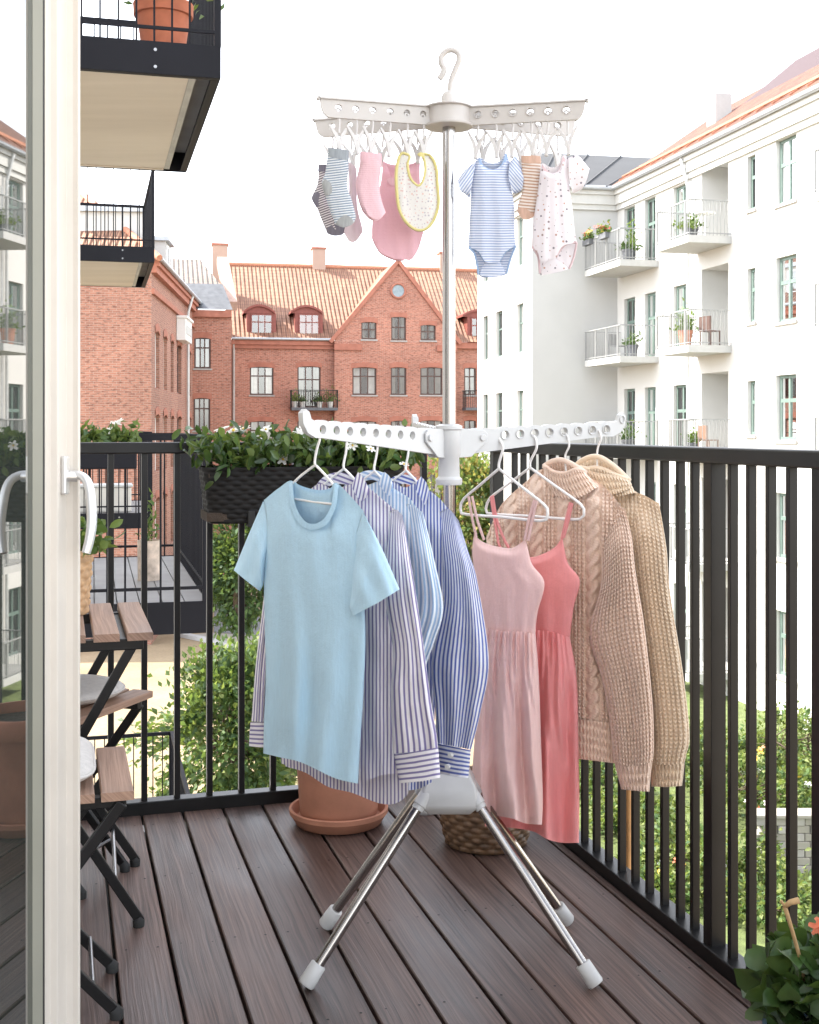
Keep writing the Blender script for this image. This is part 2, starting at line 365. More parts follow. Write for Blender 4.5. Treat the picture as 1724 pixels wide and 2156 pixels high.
M['body_pink'] = striped('body_pink', (.80,.50,.56), (.76,.46,.52), .003, .4, .3, axis=1, trans=.2)
M['bib_print'] = dotted('bib_print', (.80,.79,.76), [(.75,.45,.42),(.45,.43,.5),(.55,.5,.55),(.8,.5,.4)], 130, .20)
M['bib_trim'] = fabric('bib_trim', (.68,.61,.27), .06, .1)
M['body_blue'] = striped('body_blue', (.74,.77,.85), (.33,.41,.61), .0055, .45, .15, axis=1)
M['blue_trim'] = fabric('blue_trim', (.36,.49,.70), .05, .15)
M['body_print'] = dotted('body_print', (.80,.76,.785), [(.10,.09,.12),(.12,.10,.13),(.45,.22,.14),(.5,.26,.18)], 72, .125)
M['pale_trim'] = fabric('pale_trim', (.70,.54,.56), .05, .2)
M['cushion'] = simple('cushion', (.58,.55,.52), .95, var=.08, nscale=80, bscale=400, bstr=.5, bdist=.003)
M['wicker_black'] = simple('wicker_black', (.007,.006,.0055), .6, var=.3, nscale=60, spec=.25)
M['wicker_brown'] = simple('wicker_brown', (.13,.075,.04), .55, var=.55, nscale=45)
M['wicker_tan'] = simple('wicker_tan', (.48,.30,.16), .65, var=.25, nscale=60)
M['birch'] = simple('birch', (.55,.45,.37), .8, var=.4, nscale=12, bscale=30)
# ------------------------------------------------------------------ cloth panels
def crs(pts, n):
    """smooth curve through points, n samples evenly along its length"""
    p = np.array(pts, float)
    if len(p) == 2: t = np.linspace(0, 1, n)[:, None]; return p[0]*(1-t)+p[1]*t
    q = np.vstack([2*p[0]-p[1], p, 2*p[-1]-p[-2]]); out = []
    for i in range(1, len(q)-2):
        t = np.linspace(0, 1, 24, endpoint=False)[:, None]; a, b, c, d = q[i-1], q[i], q[i+1], q[i+2]
        out.append(.5*((2*b)+(-a+c)*t+(2*a-5*b+4*c-d)*t**2+(-a+3*b-3*c+d)*t**3))
    out = np.vstack(out+[p[-1:]]); s = np.r_[0, np.cumsum(np.linalg.norm(np.diff(out, axis=0), axis=1))]
    x = np.linspace(0, s[-1], n); return np.stack([np.interp(x, s, out[:, k]) for k in range(out.shape[1])], 1)
class Plane:
    def __init__(s, x, y, dirn):                      # vertical plane through (x,y); dirn = horizontal direction of its width
        d = np.array(dirn, float); d /= np.linalg.norm(d); s.q = np.array([x, y, 0.]); s.d = np.array([d[0], d[1], 0.])
        n = np.array([d[1], -d[0], 0.]); s.n = n if n @ np.array([0-x, 0-y, 0]) > 0 else -n
    def hit(s, pp, off=0):
        pp = np.asarray(pp, float); r = np.stack([(pp[..., 0]-CX)/F, np.ones(pp.shape[:-1]), (HZ-pp[..., 1])/F], -1)
        c = np.array([0, 0, H]); t = ((s.q-c) @ s.n+np.asarray(off))/(r @ s.n); return c+r*t[..., None]
def coons(top, right, bottom, left, nu, nv):
    T = crs(top, nu); B = crs(bottom, nu)
    L = crs([top[0]]+left+[bottom[0]], nv); Rr = crs([top[-1]]+right+[bottom[-1]], nv)
    u = np.linspace(0, 1, nu)[None, :, None]; v = np.linspace(0, 1, nv)[:, None, None]
    return ((1-v)*T[None]+v*B[None]+(1-u)*L[:, None]+u*Rr[:, None]
            -((1-u)*(1-v)*T[0]+u*(1-v)*T[-1]+(1-u)*v*B[0]+u*v*B[-1]))
def folds(seed, k=5, amp=.008, vp=1.0, fmin=1.5, fmax=5, slant=.4):
    r = np.random.default_rng(seed); a = r.uniform(.4, 1, k); f = r.uniform(fmin, fmax, k); g = r.uniform(-slant, slant, k); ph = r.uniform(0, 6.28, k)
    def fn(u, v):
        h = sum(a[i]*np.sin(6.283*(f[i]*u+g[i]*v)+ph[i]+.6*np.sin(3*v+ph[i])) for i in range(k))/k**.5
        return amp*h*np.clip(v, 0, 1)**vp
    return fn
def wrinkle(seed, amp=.002, k=14, kmin=20, kmax=120, dirb=0):
    r = np.random.default_rng(seed); ang = dirb+r.normal(0, .7, k); kk = r.uniform(kmin, kmax, k); ph = r.uniform(0, 6.28, k)
    def fn(s, t): return amp*sum(np.sin(kk[i]*(np.cos(ang[i])*s+np.sin(ang[i])*t)+ph[i]+2*np.sin(7*t+ph[i])) * (30/kk[i])**.6 for i in range(k))/k**.5
    return fn
def knit_rib(pitch=.0115, row=.0085, amp=.0042):
    def fn(s, t):
        x = s/pitch; f = np.abs((x % 1)-.5)*2                      # 0 centre of rib, 1 valley
        rib = np.sqrt(np.clip(1-f**2, 0, 1)); st = .5+.5*np.cos(2*PI*(t/row-.55*f))
        return 1.45*amp*(rib**1.35*(.52+.48*st**.8)-.6)
    return fn
def knit_cable(pitch=.0115, row=.0085, amp=.0042, cab=.075, c0=.0):
    base = knit_rib(pitch, row, amp)
    def fn(s, t):
        b = base(s, t); x = ((s-c0)/cab+.5) % 1-.5; w = .30
        ph = 2*PI*t/.062; y1 = .11*np.sin(ph); y2 = -y1
        d1 = np.clip(1-((x-y1)/.13)**2, 0, 1)**.5*(.75+.25*np.cos(ph)); d2 = np.clip(1-((x-y2)/.13)**2, 0, 1)**.5*(.75-.25*np.cos(ph))
        c = .011*np.maximum(d1, d2)-.003+.0012*np.cos(2*PI*(t/.006+3*x)); m = np.clip((w-np.abs(x))/.03, 0, 1)
        return b*(1-m)+c*m
    return fn
def knit_stock(pitch=.0085, row=.008, amp=.0030): return knit_rib(pitch, row, amp)
def _ss(x): x = np.clip(x, 0, 1); return x*x*(3-2*x)
def panel(root, name, mat, pl, top, right, bottom, left, T=.03, nu=40, nv=60, fold=None, wr=None, knit=None, uv='plane', rot=0,
          off=0, back=True, btop=None, bbottom=None, tv=.12, shape=.5, bT=None, uvoff=(0, 0), orp=1.0, neck=0, kback=False, ux=False, offf=None):
    """puffed cloth: front sheet and back sheet that meet at the side seams, open (or closed) at top and hem"""
    def sheet(top, bottom, sgn, nu, nv, T):
        pp = coons(top, right, bottom, left, nu, nv); X = pl.hit(pp, off)
        u = np.linspace(0, 1, nu)[None, :].repeat(nv, 0); v = np.linspace(0, 1, nv)[:, None].repeat(nu, 1)
        if ux: u = np.clip((pp[..., 0]-pp[:, :1, 0])/(pp[:, -1:, 0]-pp[:, :1, 0]), 0, 1)
        if ux and btop:
            bt_ = crs(btop, 80); bb_ = crs(bottom, 80); o1 = np.argsort(bt_[:, 0]); o2 = np.argsort(bb_[:, 0])
            yt = np.interp(pp[..., 0], bt_[o1, 0], bt_[o1, 1]); yb = np.interp(pp[..., 0], bb_[o2, 0], bb_[o2, 1]); v = np.clip((pp[..., 1]-yt)/(yb-yt), 0, 1)
        s = X @ pl.d; t = X[..., 2]
        w = np.clip(4*u*(1-u), 0, 1)**shape
        if tv:
            t0 = neck*_ss((.33-np.abs(u-.5))/.12) if neck else 0
            w = w*(t0+(1-t0)*_ss(v/tv))
        h = T*w*sgn
        edge = _ss(6*np.minimum(u, 1-u))
        if fold: h = h+fold(u, v)*edge*(1 if sgn > 0 else .7)
        if wr: h = h+wr(s, t)*edge
        if offf is not None: h = h+offf(u, v)
        W = np.linalg.norm(X[nv//2, -1]-X[nv//2, 0]); L = np.linalg.norm(X[-1, nu//2]-X[0, nu//2])
        if uv == 'param': U, V = u*W, (1-v)*L
        else: c, sn = math.cos(rot), math.sin(rot); U, V = s*c+t*sn, -s*sn+t*c
        if knit and (sgn > 0 or kback): h = h+sgn*knit(U, V)*np.clip(20*np.minimum(u, 1-u), 0, 1)
        return pl.hit(pp, off*np.clip(orp+(1-orp)*_ss(v/.3), 0, 1)+h), np.stack([U+uvoff[0], V+uvoff[1]], -1)
    vs = []; fs = []; uvs = []
    lst = [(top, bottom, 1, nu, nv, T)]
    if back: lst.append((btop or top, bbottom or bottom, -1, max(8, nu//(3 if knit and not kback else 1)), max(8, nv//(3 if knit and not kback else 1)), bT if bT is not None else T))
    base = 0
    for tp, bt, sg, a, b, th in lst:
        X, UV = sheet(tp, bt, sg, a, b, th); vs.append(X.reshape(-1, 3)); uvs.append(UV.reshape(-1, 2))
        i = np.arange(a*b).reshape(b, a)[:-1, :-1].ravel()+base
        q = np.stack([i, i+a, i+a+1, i+1], 1)
        if sg < 0: q = q[:, ::-1]
        fs.append(q); base += a*b
    return grid_mesh(name, np.vstack(vs), np.vstack(fs), np.vstack(uvs), mat, root)
def grid_mesh(name, V, Fq, UV, mats, root, smooth=180, merge=True, midx=None):
    me = bpy.data.meshes.new(name); nf = len(Fq); k = Fq.shape[1]
    me.vertices.add(len(V)); me.vertices.foreach_set('co', V.astype(np.float32).ravel())
    me.loops.add(nf*k); me.loops.foreach_set('vertex_index', Fq.astype(np.int32).ravel())
    me.polygons.add(nf); me.polygons.foreach_set('loop_start', np.arange(0, nf*k, k, dtype=np.int32)); me.polygons.foreach_set('loop_total', np.full(nf, k, np.int32))
    me.update(calc_edges=True); me.validate()
    if UV is not None:
        l = me.uv_layers.new(name='UVMap'); l.data.foreach_set('uv', UV[Fq.ravel()].astype(np.float32).ravel())
    if midx is not None: me.polygons.foreach_set('material_index', midx.astype(np.int32))
    if merge:
        bm = bmesh.new(); bm.from_mesh(me); bmesh.ops.remove_doubles(bm, verts=bm.verts, dist=2e-5); bm.to_mesh(me); bm.free()
    return link_mesh(name, me, mats, root, smooth)
def cord(root, name, mat, pl, pts, r, off=0, n=30, closed=False, seg=8):
    c = crs(pts+([pts[0]] if closed else []), n); X = pl.hit(c, off)
    return MB().tube(X, r, seg).build(name, mat, root, 180)
# ------------------------------------------------------------------ foliage
def leaves(name, C, Dn, L, Wd, mats, root, bend=.25, up=.35, round_=False, wts=None):
    """C leaf centres (n,3), Dn outward directions (n,3); every leaf a small folded blade"""
    n = len(C); r = rng
    ax = Dn+r.normal(0, .55, (n, 3)); ax /= np.linalg.norm(ax, axis=1)[:, None]
    nr = r.normal(0, .6, (n, 3))+np.array([0, 0, up])+.3*Dn; nr -= ax*np.sum(nr*ax, 1)[:, None]; nr /= np.linalg.norm(nr, axis=1)[:, None]
    sd = np.cross(ax, nr); l = (L*r.uniform(.65, 1.3, n))[:, None]; w = (Wd*r.uniform(.7, 1.25, n))[:, None]
    if round_:
        prof = [(-.5,0),(-.25,.38),(.05,.5),(.3,.36),(.5,0)]
    else: prof = [(-.5,0),(-.05,.5),(.5,0)]
    vs = []
    m = len(prof)
    for a, b in prof: vs.append(C+ax*l*a-nr*l*bend*a*a)                      # midrib
    for sg in (1, -1):
        for a, b in prof[1:-1]: vs.append(C+ax*l*a+sd*w*b*sg+nr*w*.18-nr*l*bend*a*a)
    V = np.stack(vs, 1); k = V.shape[1]; base = np.arange(n)[:, None]*k; F3 = []
    for sg in (0, 1):
        e = lambda i: 0 if i == 0 else (m-1 if i == m-1 else m+sg*(m-2)+i-1)
        for i in range(m-1):
            a, b, c, d = i, i+1, e(i+1), e(i)
            tri = [(a, b, c)] if i == 0 else ([(a, b, d)] if i == m-2 else [(a, b, c), (a, c, d)])
            for t in tri: F3.append(t if sg == 0 else t[::-1])
    Fq = (base[:, None, :]+np.array(F3)[None]).reshape(-1, 3)
    mi = np.repeat(r.choice(len(mats), n, p=wts), len(F3))
    return grid_mesh(name, V.reshape(-1, 3), Fq, None, mats, root, smooth=None, merge=False, midx=mi)
def clump_points(c, rad, nclump, per, sig, r=rng, shell=.55, flat=1):
    c = np.array(c); rad = np.array(rad); d = r.normal(0, 1, (nclump, 3)); d /= np.linalg.norm(d, axis=1)[:, None]
    k = c+d*rad*(shell+(1-shell)*r.uniform(0, 1, nclump)**.6)[:, None]*r.uniform(.75, 1.08, nclump)[:, None]
    sz = r.uniform(.5, 1.3, nclump)*sig
    pts = np.repeat(k, per, 0)+r.normal(0, 1, (nclump*per, 3))*np.repeat(sz, per)[:, None]*np.array([1, 1, .75])
    dr = pts-c; dr /= np.linalg.norm(dr, axis=1)[:, None]+1e-6; return pts, dr, k
def tree(name, label, base, h, rad, ncl, per, sig, lsize, mats, wts=None, group=None, trunk_r=.12, cat='tree', cz=.65):
    base = np.array(base, float); t = thing(name, label, cat, base, group=group)
    c = base+np.array([0, 0, h*cz]); pts, dr, k = clump_points(c, rad, ncl, per, sig)
    mb = MB(); top = c+np.array([0, 0, rad[2]*.5])
    mb.tube(crs([base, base+np.array([.05*h*rng.normal(), .05*h*rng.normal(), h*.35]), top], 8), list(np.linspace(trunk_r, trunk_r*.25, 8)), 7)
    for q in k[:min(18, len(k))]:
        s0 = base+(top-base)*rng.uniform(.35, .8); mb.tube(crs([s0, (s0+q)/2+np.array([0, 0, .1*h*.3]), q], 5), list(np.linspace(trunk_r*.4, trunk_r*.08, 5)), 5)
    mb.build('trunk', M['bark'], t, 180)
    leaves('crown', pts, dr, lsize, lsize*.6, mats, t, wts=wts)
    return t
def flower(root, name, mat, c, r, npet=6, cen=None, up=(0, -.5, .8)):
    up = Vector(up)+Vector(rng.normal(0, .3, 3)); up.normalize(); x = up.orthogonal().normalized(); y = up.cross(x); mb = MB(); c = Vector(c)
    for i in range(npet):
        a = 2*PI*i/npet+rng.uniform(-.15, .15); d = x*math.cos(a)+y*math.sin(a); s = up.cross(d); rr = r*rng.uniform(.85, 1.15); cup = up*rr*.35
        mb.add([c, c+d*rr*.45+s*rr*.28+cup*.6, c+d*rr*.95+s*rr*.2+cup*.5, c+d*rr+cup*.4, c+d*rr*.95-s*rr*.2+cup*.5, c+d*rr*.45-s*rr*.28+cup*.6], [(0,1,2,3),(0,3,4,5)])
    if cen is not None: mb.mi = 1; mb.lathe(tuple(c+up*r*.12), [(r*.16, -r*.1), (r*.16, r*.12), (r*.05, r*.2)], 6)
    return mb.build(name, [mat, cen or mat], root, 180, fix=False)
# ------------------------------------------------------------------ woven shells
def woven(root, name, mat, per_fn, z0, z1, rows, cols, amp, scale_fn, nz=None, npm=None, rim=True):
    """per_fn(t)->(x,y) closed outline; scale_fn(v)->outline scale; over-under weave pressed into the surface"""
    npm = npm or cols*6; nz = nz or rows*6; V = np.zeros((nz, npm, 3)); t = np.linspace(0, 1, npm, endpoint=False)
    xy = np.array([per_fn(a) for a in t]); c = xy.mean(0)
    tn = np.roll(xy, -1, 0)-np.roll(xy, 1, 0); nn = np.stack([tn[:, 1], -tn[:, 0]], 1); nn /= np.linalg.norm(nn, axis=1)[:, None]
    for i in range(nz):
        v = i/(nz-1); row = v*rows; ri = int(row) % 2; fr = row % 1
        o = amp*np.sqrt(np.clip(1-(2*fr-1)**2, 0, 1))*(.55+.45*np.cos(2*PI*(t*cols/2+.5*ri)))
        V[i, :, :2] = c+(xy-c)*scale_fn(v)+nn*o[:, None]; V[i, :, 2] = z0+(z1-z0)*v
    idx = np.arange(nz*npm).reshape(nz, npm); a = idx[:-1]; b = np.roll(a, -1, 1); d = idx[1:]; e = np.roll(d, -1, 1)
    Fq = np.stack([a.ravel(), b.ravel(), e.ravel(), d.ravel()], 1)
    return grid_mesh(name, V.reshape(-1, 3), Fq, None, mat, root, merge=False)
def rrect(cx, cy, hx, hy, ang, pw=5):
    ca, sa = math.cos(ang), math.sin(ang)
    def f(t):
        a = 2*PI*t; c, s = math.cos(a), math.sin(a); x = hx*math.copysign(abs(c)**(2/pw), c); y = hy*math.copysign(abs(s)**(2/pw), s)
        return (cx+x*ca-y*sa, cy+x*sa+y*ca)
    pts = crs([f(i/240) for i in range(241)], 961)
    return lambda t: tuple(pts[int(t*960) % 960])
# ------------------------------------------------------------------ facades
class Facade:
    """vertical wall plane; a runs along e (to the right seen from outside), o is the offset outward"""
    def __init__(s, q, e):
        e = np.array(e, float); s.e = e/np.linalg.norm(e); s.q = np.array(q, float); s.n = np.array([s.e[1], -s.e[0]])
    def __call__(s, a, o, z): p = s.q+s.e*a+s.n*o; return (p[0], p[1], z)
    def hit(s, px, py=None, off=0):
        r = np.array([(px-CX)/F, 1.]); q = s.q+s.n*off; t = (q @ s.n)/(r @ s.n); p = r*t; a = (p-s.q) @ s.e
        return a if py is None else (a, H+(HZ-py)/F*t)
def wall_mesh(fa, a0, a1, z0, z1, holes, mats, root, name='wall', depth=.3, back=True, outline=None):
    """wall face with rectangular openings, their reveals and a dark room behind each; UV in metres"""
    xs = sorted({a0, a1, *[h[0] for h in holes], *[h[1] for h in holes]}); zs = sorted({z0, z1, *[h[2] for h in holes], *[h[3] for h in holes]})
    xs = [x for x in xs if a0-1e-6 <= x <= a1+1e-6]; zs = [z for z in zs if z0-1e-6 <= z <= z1+1e-6]
    vs = []; fs = []; uv = []; mi = []
    def q(pts, m, uvp):
        b = len(vs); vs.extend([fa(*p) for p in pts]); uv.extend(uvp); fs.append((b, b+1, b+2, b+3)); mi.append(m)
    for i in range(len(xs)-1):
        for j in range(len(zs)-1):
            cx, cz = (xs[i]+xs[i+1])/2, (zs[j]+zs[j+1])/2
            if any(h[0] < cx < h[1] and h[2] < cz < h[3] for h in holes): continue
            q([(xs[i],0,zs[j]),(xs[i+1],0,zs[j]),(xs[i+1],0,zs[j+1]),(xs[i],0,zs[j+1])], 0, [(xs[i],zs[j]),(xs[i+1],zs[j]),(xs[i+1],zs[j+1]),(xs[i],zs[j+1])])
    for h in holes:
        d = h[4] if len(h) > 4 else depth; x0, x1, y0, y1 = h[:4]
        for p in ([(x0,0,y0),(x0,-d,y0),(x0,-d,y1),(x0,0,y1)], [(x1,-d,y0),(x1,0,y0),(x1,0,y1),(x1,-d,y1)], [(x0,-d,y1),(x1,-d,y1),(x1,0,y1),(x0,0,y1)], [(x0,0,y0),(x1,0,y0),(x1,-d,y0),(x0,-d,y0)]):
            q(p, 0, [(p[k][1]+p[k][0], p[k][2]) for k in range(4)])
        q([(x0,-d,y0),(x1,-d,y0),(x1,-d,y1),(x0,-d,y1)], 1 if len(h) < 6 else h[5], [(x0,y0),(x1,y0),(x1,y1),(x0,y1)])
    return grid_mesh(name, np.array(vs), np.array(fs), np.array(uv), mats, root, smooth=None, merge=False, midx=np.array(mi))
def window(fa, h, root, frame, cols=2, rowz=(.66,), o=-.10, fw=.07, mw=.05, sill=None, curtain=0, name='window', arch=0, archmat=None):
    x0, x1, z0, z1 = h[:4]; mb = MB(fa); t = .05; e = .004
    mb.box(x0+e, x0+fw, o-t, o, z0+e, z1-e); mb.box(x1-fw, x1-e, o-t, o, z0+e, z1-e); mb.box(x0+fw, x1-fw, o-t, o, z0+e, z0+fw); mb.box(x0+fw, x1-fw, o-t, o, z1-fw, z1-e)
    xi0, xi1, zi0, zi1 = x0+fw, x1-fw, z0+fw, z1-fw
    for i in range(1, cols): x = xi0+(xi1-xi0)*i/cols; mb.box(x-mw/2, x+mw/2, o-t*.8, o+.012, zi0, zi1)
    for r in rowz: z = zi0+(zi1-zi0)*r; mb.box(xi0, xi1, o-t*.9, o+.008, z-mw*.6, z+mw*.6)
    w = mb.build(name, frame, root)
    MB(fa).quad((xi0,o-t*.5,zi0),(xi1,o-t*.5,zi0),(xi1,o-t*.5,zi1),(xi0,o-t*.5,zi1)).build('pane', M['pane'], w)
    if curtain:
        mb = MB(fa); zz = zi0 if curtain > 0 else zi0
        for s in (0, 1):
            n = 10; wdt = (xi1-xi0)*abs(curtain)
            for i in range(n):
                f0 = i/n; f1 = (i+1)/n; a = (xi0+wdt*f0, xi0+wdt*f1) if s == 0 else (xi1-wdt*f1, xi1-wdt*f0); q0, q1 = (.03*(i % 2), .03*((i+1) % 2))
                if s: q0, q1 = q1, q0
                mb.quad((a[0],o-.16-q0,zz),(a[1],o-.16-q1,zz),(a[1],o-.16-q1,zi1),(a[0],o-.16-q0,zi1))
        mb.build('curtain', M['curtain'], w)
    if sill: MB(fa).box(x0-.06, x1+.06, .004, .07, z0-.09, z0-.005).build('sill', sill, w)
    if arch:
        mb = MB(fa); n = 10; pts0 = []; pts1 = []
        for i in range(n+1):
            f = i/n; x = x0-.08+(x1-x0+.16)*f; b = arch*4*f*(1-f); pts0.append((x, .03, z1-.12+b)); pts1.append((x, .03, z1+.16+b))
        for i in range(n):
            mb.quad(pts0[i], pts0[i+1], pts1[i+1], pts1[i])
            for pp in (pts0, pts1): mb.quad(pp[i], pp[i+1], (pp[i+1][0], .003, pp[i+1][2]), (pp[i][0], .003, pp[i][2]))
        mb.build('arch', archmat or M['brick_trim'], w)
    return w
def roof_quad(name, mat, root, pts, uvpts=None):
    """sloping roof sheet; UV in metres along its first edge and up the slope"""
    p = [np.array(x, float) for x in pts]; e = (p[1]-p[0]); e /= np.linalg.norm(e); nrm = np.cross(e, p[2]-p[1]); up = np.cross(nrm, e); up /= np.linalg.norm(up)
    uv = np.array([((x-p[0]) @ e, (x-p[0]) @ up) for x in p])
    return grid_mesh(name, np.array(p), np.array([list(range(len(p)))]), uv, mat, root, smooth=None, merge=False)
# ================================================================== our balcony
Cn = np.array([.266, 3.875]); UA = np.array([.9605, .2782]); VA = np.array([-.2782, .9605]); ANG = math.atan2(.2782, .9605)
def BF(a, b, z): p = Cn+UA*a+VA*b; return (p[0], p[1], z)
def toBF(x, y): d = np.array([x, y])-Cn; return d @ UA, d @ VA
# deck boards: one floor sheet of long boards, UV x along the grain
def deck():
    vs = []; fs = []; uv = []; mi = []
    k = -8; g = .0037; pitch = .119; zt = 0.
    for k in range(-7, 8):
        a0 = -.862+pitch*k+g; a1 = -.862+pitch*(k+1)-g
        if a0 < -1.58: a0 = -1.58
        if a1 < -1.56: continue
        if a1 > -.0045: a1 = -.0045
        if a1-a0 < .01: continue
        b0, b1 = -4.6, -.0045; r = .0025; prof = [(a0, -.025), (a0, -r), (a0+r, 0), (a1-r, 0), (a1, -r), (a1, -.025)]
        base = len(vs)
        for b in (b0, b1):
            for a, z in prof: vs.append(BF(a, b, z)); uv.append((b, a))
        for i in range(5): fs.append((base+i, base+i+1, base+7+i, base+6+i)); mi.append(0)
        for b in np.arange(-.10, -4.5, -.42):       # screw heads in pairs
            for a in (a0+.022, a1-.022):
                bb = b+rng.uniform(-.006, .006); c0 = len(vs); n = 8; rr = rng.uniform(.0020, .0034)
                for q in range(n): t = 2*PI*q/n; vs.append(BF(a+rr*math.cos(t), bb+rr*math.sin(t), .0006)); uv.append((0, 0))
                fs.append(tuple(range(c0, c0+n))); mi.append(1)
    me = bpy.data.meshes.new('deck'); me.from_pydata(vs, [], fs); l = me.uv_layers.new(name='UVMap')
    l.data.foreach_set('uv', np.array([uv[lp.vertex_index] for lp in me.loops], np.float32).ravel()); me.polygons.foreach_set('material_index', mi)
    o = link_mesh('deck', me, [M['deck_wood'], M['gasket']]); tag(o, None, None, kind='structure'); return o
deck()
o = MB(BF).box(-1.6, .0, -4.6, -.002, -.16, -.05).build('deck_base', M['black_metal']); tag(o, None, None, kind='structure')
# railing -------------------------------------------------------------------
RL = thing('balcony_railing', 'black metal railing of square bars around two sides of the wooden deck', 'railing', BF(0, 0, 0))
bk = M['black_metal']
MB(BF).box(-1.585, .052, -.006, .05, 1.066, 1.1).box(-.006, .052, -4.5, -.0062, 1.066, 1.1).build('top_rail', bk, RL, bevel=.004)
MB(BF).box(-1.585, .050, -.0035, .045, -.03, .038).box(-.0035, .050, -4.5, -.0002, -.03, .03).build('bottom_rail', bk, RL, bevel=.003)
bar0 = None
def railbar(a, b, wa, wb, name='baluster', z0=.0):
    h = 1.068
    me = MB().box(-wa/2, wa/2, -wb/2, wb/2, .028, h)
    o = me.build(name, bk, RL, bevel=.0015, local=True); l = np.array(BF(a, b, 0))-rootloc(RL); o.location = tuple(l); o.rotation_euler = (0, 0, ANG); return o
fb = railbar(-.032-.0963, .022, .0172, .026)
for k in range(2, 16):
    c = fb.copy(); COL.objects.link(c); c.location = tuple(np.array(BF(-.032-.0963*k, .022, 0))-rootloc(RL))
rb = railbar(.024, -1.242, .019, .013)
ks = [-1.326+.0745*k for k in range(2, 17)]+[-1.40, -1.47, -1.541, -1.612]+[-1.718-.0745*k for k in range(1, 30)]
for b in ks:
    c = rb.copy(); COL.objects.link(c); c.location = tuple(np.array(BF(.024, b, 0))-rootloc(RL))
for b in (-1.326, -1.718): railbar(.024, b, .036, .034, 'post')
railbar(.022, .02, .036, .034, 'post')
# house wall behind the open door: shades the balcony
W0 = -.27
def HW(a, o, z):                                    # along facade (away = +), outward
    p = np.array([W0, 0.])+VA*a+UA*o; return (p[0], p[1], z)
o = MB(HW)
hw = thing('house_wall', 'pale rendered wall of the home beside the balcony, behind the glass door', 'wall', HW(0, 0, -7))
MB(HW).box(-6, .9, -.35, 0, -7, 7.2).box(2.3, 21, -.35, 0, -7, 7.2).box(.9, 2.3, -.35, 0, 2.45, 7.2).box(.9, 2.3, -.35, 0, -7, -.01).build('wall', M['house_render'], hw)
MB(HW).box(-6, 21, -9, -.36, 7.2, 7.5).box(.8, 2.4, -2.5, -2.4, 0, 2.6).build('roof', M['slate'], hw)
# glass door ------------------------------------------------------------------
TH = R(-2.0); dt = np.array([math.sin(TH), math.cos(TH)]); dm = np.array([math.cos(TH), -math.sin(TH)])
D0 = np.array([-.603, 2.0])
def DF(y, o, z): p = D0+dt*(y-2.0)+dm*o; return (p[0], p[1], z)     # y ~ distance along leaf, o = out of the glass plane
door = thing('glass_door', 'open cream-framed glass door with silver lever handle, mirroring the courtyard', 'door', DF(1.5, 0, 0))
def extrude_profile(prof, z0, z1, name, mat, parent, bevel=0):
    mb = MB(); mb.prism([DF(y, o, z0) for y, o in prof], (0, 0, z1-z0)); return mb.build(name, mat, parent, bevel=bevel)
MB().prism([DF(1.0, .0, .05), DF(1.926, .0, .05), DF(1.926, -.006, .05), DF(1.0, -.006, .05)], (0, 0, 2.15)).build('pane', M['door_glass'], door)
extrude_profile([(1.9245, .0005), (1.941, .012), (1.941, -.02), (1.9245, -.02)], .03, 2.25, 'glazing_bead', M['door_bead'], door)
extrude_profile([(1.9415, .0105), (1.958, .0105), (1.958, -.02), (1.9415, -.02)], .03, 2.25, 'gasket', M['gasket'], door)
fr = extrude_profile([(1.9585, -.045), (1.9585, .012), (1.985, .0125), (1.988, .0235), (1.992, .0245), (2.042, .0245), (2.046, .035), (2.0465, .0435), (2.05, .0455), (2.0535, .0455), (2.0545, -.045)], .03, 2.25, 'frame', M['door_frame'], door, bevel=.0012)
extrude_profile([(.9, -.03), (.9, .02), (1.0, .02), (1.0, -.03)], .03, 2.25, 'frame', M['door_frame'], door)
MB(DF).box(1.0, 1.958, -.03, .011, -.0+.03, .06).build('frame', M['door_frame'], door); MB(DF).box(1.0, 1.958, -.03, .011, 2.19, 2.25).build('frame', M['door_frame'], door)
hd = MB(DF).box(2.004, 2.03, .0245, .0335, 1.030, 1.094).build('handle', M['handle_metal'], door, bevel=.003)
def U(px, py, Y): return tuple(P(px, py, Y))
MB().tube([U(134,1003,2.017), U(142,1003,2.02), U(158,1003,2.03)], [.0085,.0085,.0095], 14).build('neck', M['handle_metal'], hd, 60)
lev = crs([U(148,998,2.03), U(166,1000,2.03), U(181,1010,2.025), U(189,1032,2.02), U(193,1070,2.015), U(193,1105,2.01), U(188,1138,2.005), U(181,1164,2.0)], 26)
MB().tube(lev, [.0085+.0015*math.sin(i/25*3.1) for i in range(26)], 14, flat=.8).build('lever', M['handle_metal'], hd, 60)
# ================================================================== laundry rack
PX, PY = .0858, 2.63
rack = thing('laundry_rack', 'white and steel tripod-style laundry rack with folding arms standing on the deck', 'drying rack', (PX, PY, 0))
wp, st, wm = M['white_plastic'], M['steel'], M['warm_plastic']
MB().lathe((PX, PY, 0), [(.0125, .36), (.0125, 1.03)], 28).build('lower_pole', st, rack, 60)
MB().lathe((PX, PY, 0), [(.0142, 1.13), (.0142, 1.80)], 28).build('pole', st, rack, 60)
feet = [(-.205, 2.462), (.374, 2.465), (-.186, 2.757), (.358, 2.777)]
tops = [(.030, 2.585, .348), (.140, 2.590, .348), (.036, 2.672, .352), (.136, 2.672, .352)]
hub = MB()
hub.add([(PX+x*sx, PY+y*sy, z) for z, x, y in ((.312, .045, .040), (.332, .062, .058), (.372, .058, .054), (.425, .030, .028), (.455, .022, .022)) for sx, sy in ((-1,-1),(1,-1),(1,1),(-1,1))],
    [(0,3,2,1), (16,17,18,19)]+[(4*i+k, 4*i+(k+1) % 4, 4*i+4+(k+1) % 4, 4*i+4+k) for i in range(4) for k in range(4)])
hb = hub.build('base_hub', wp, rack, 50, bevel=.006)
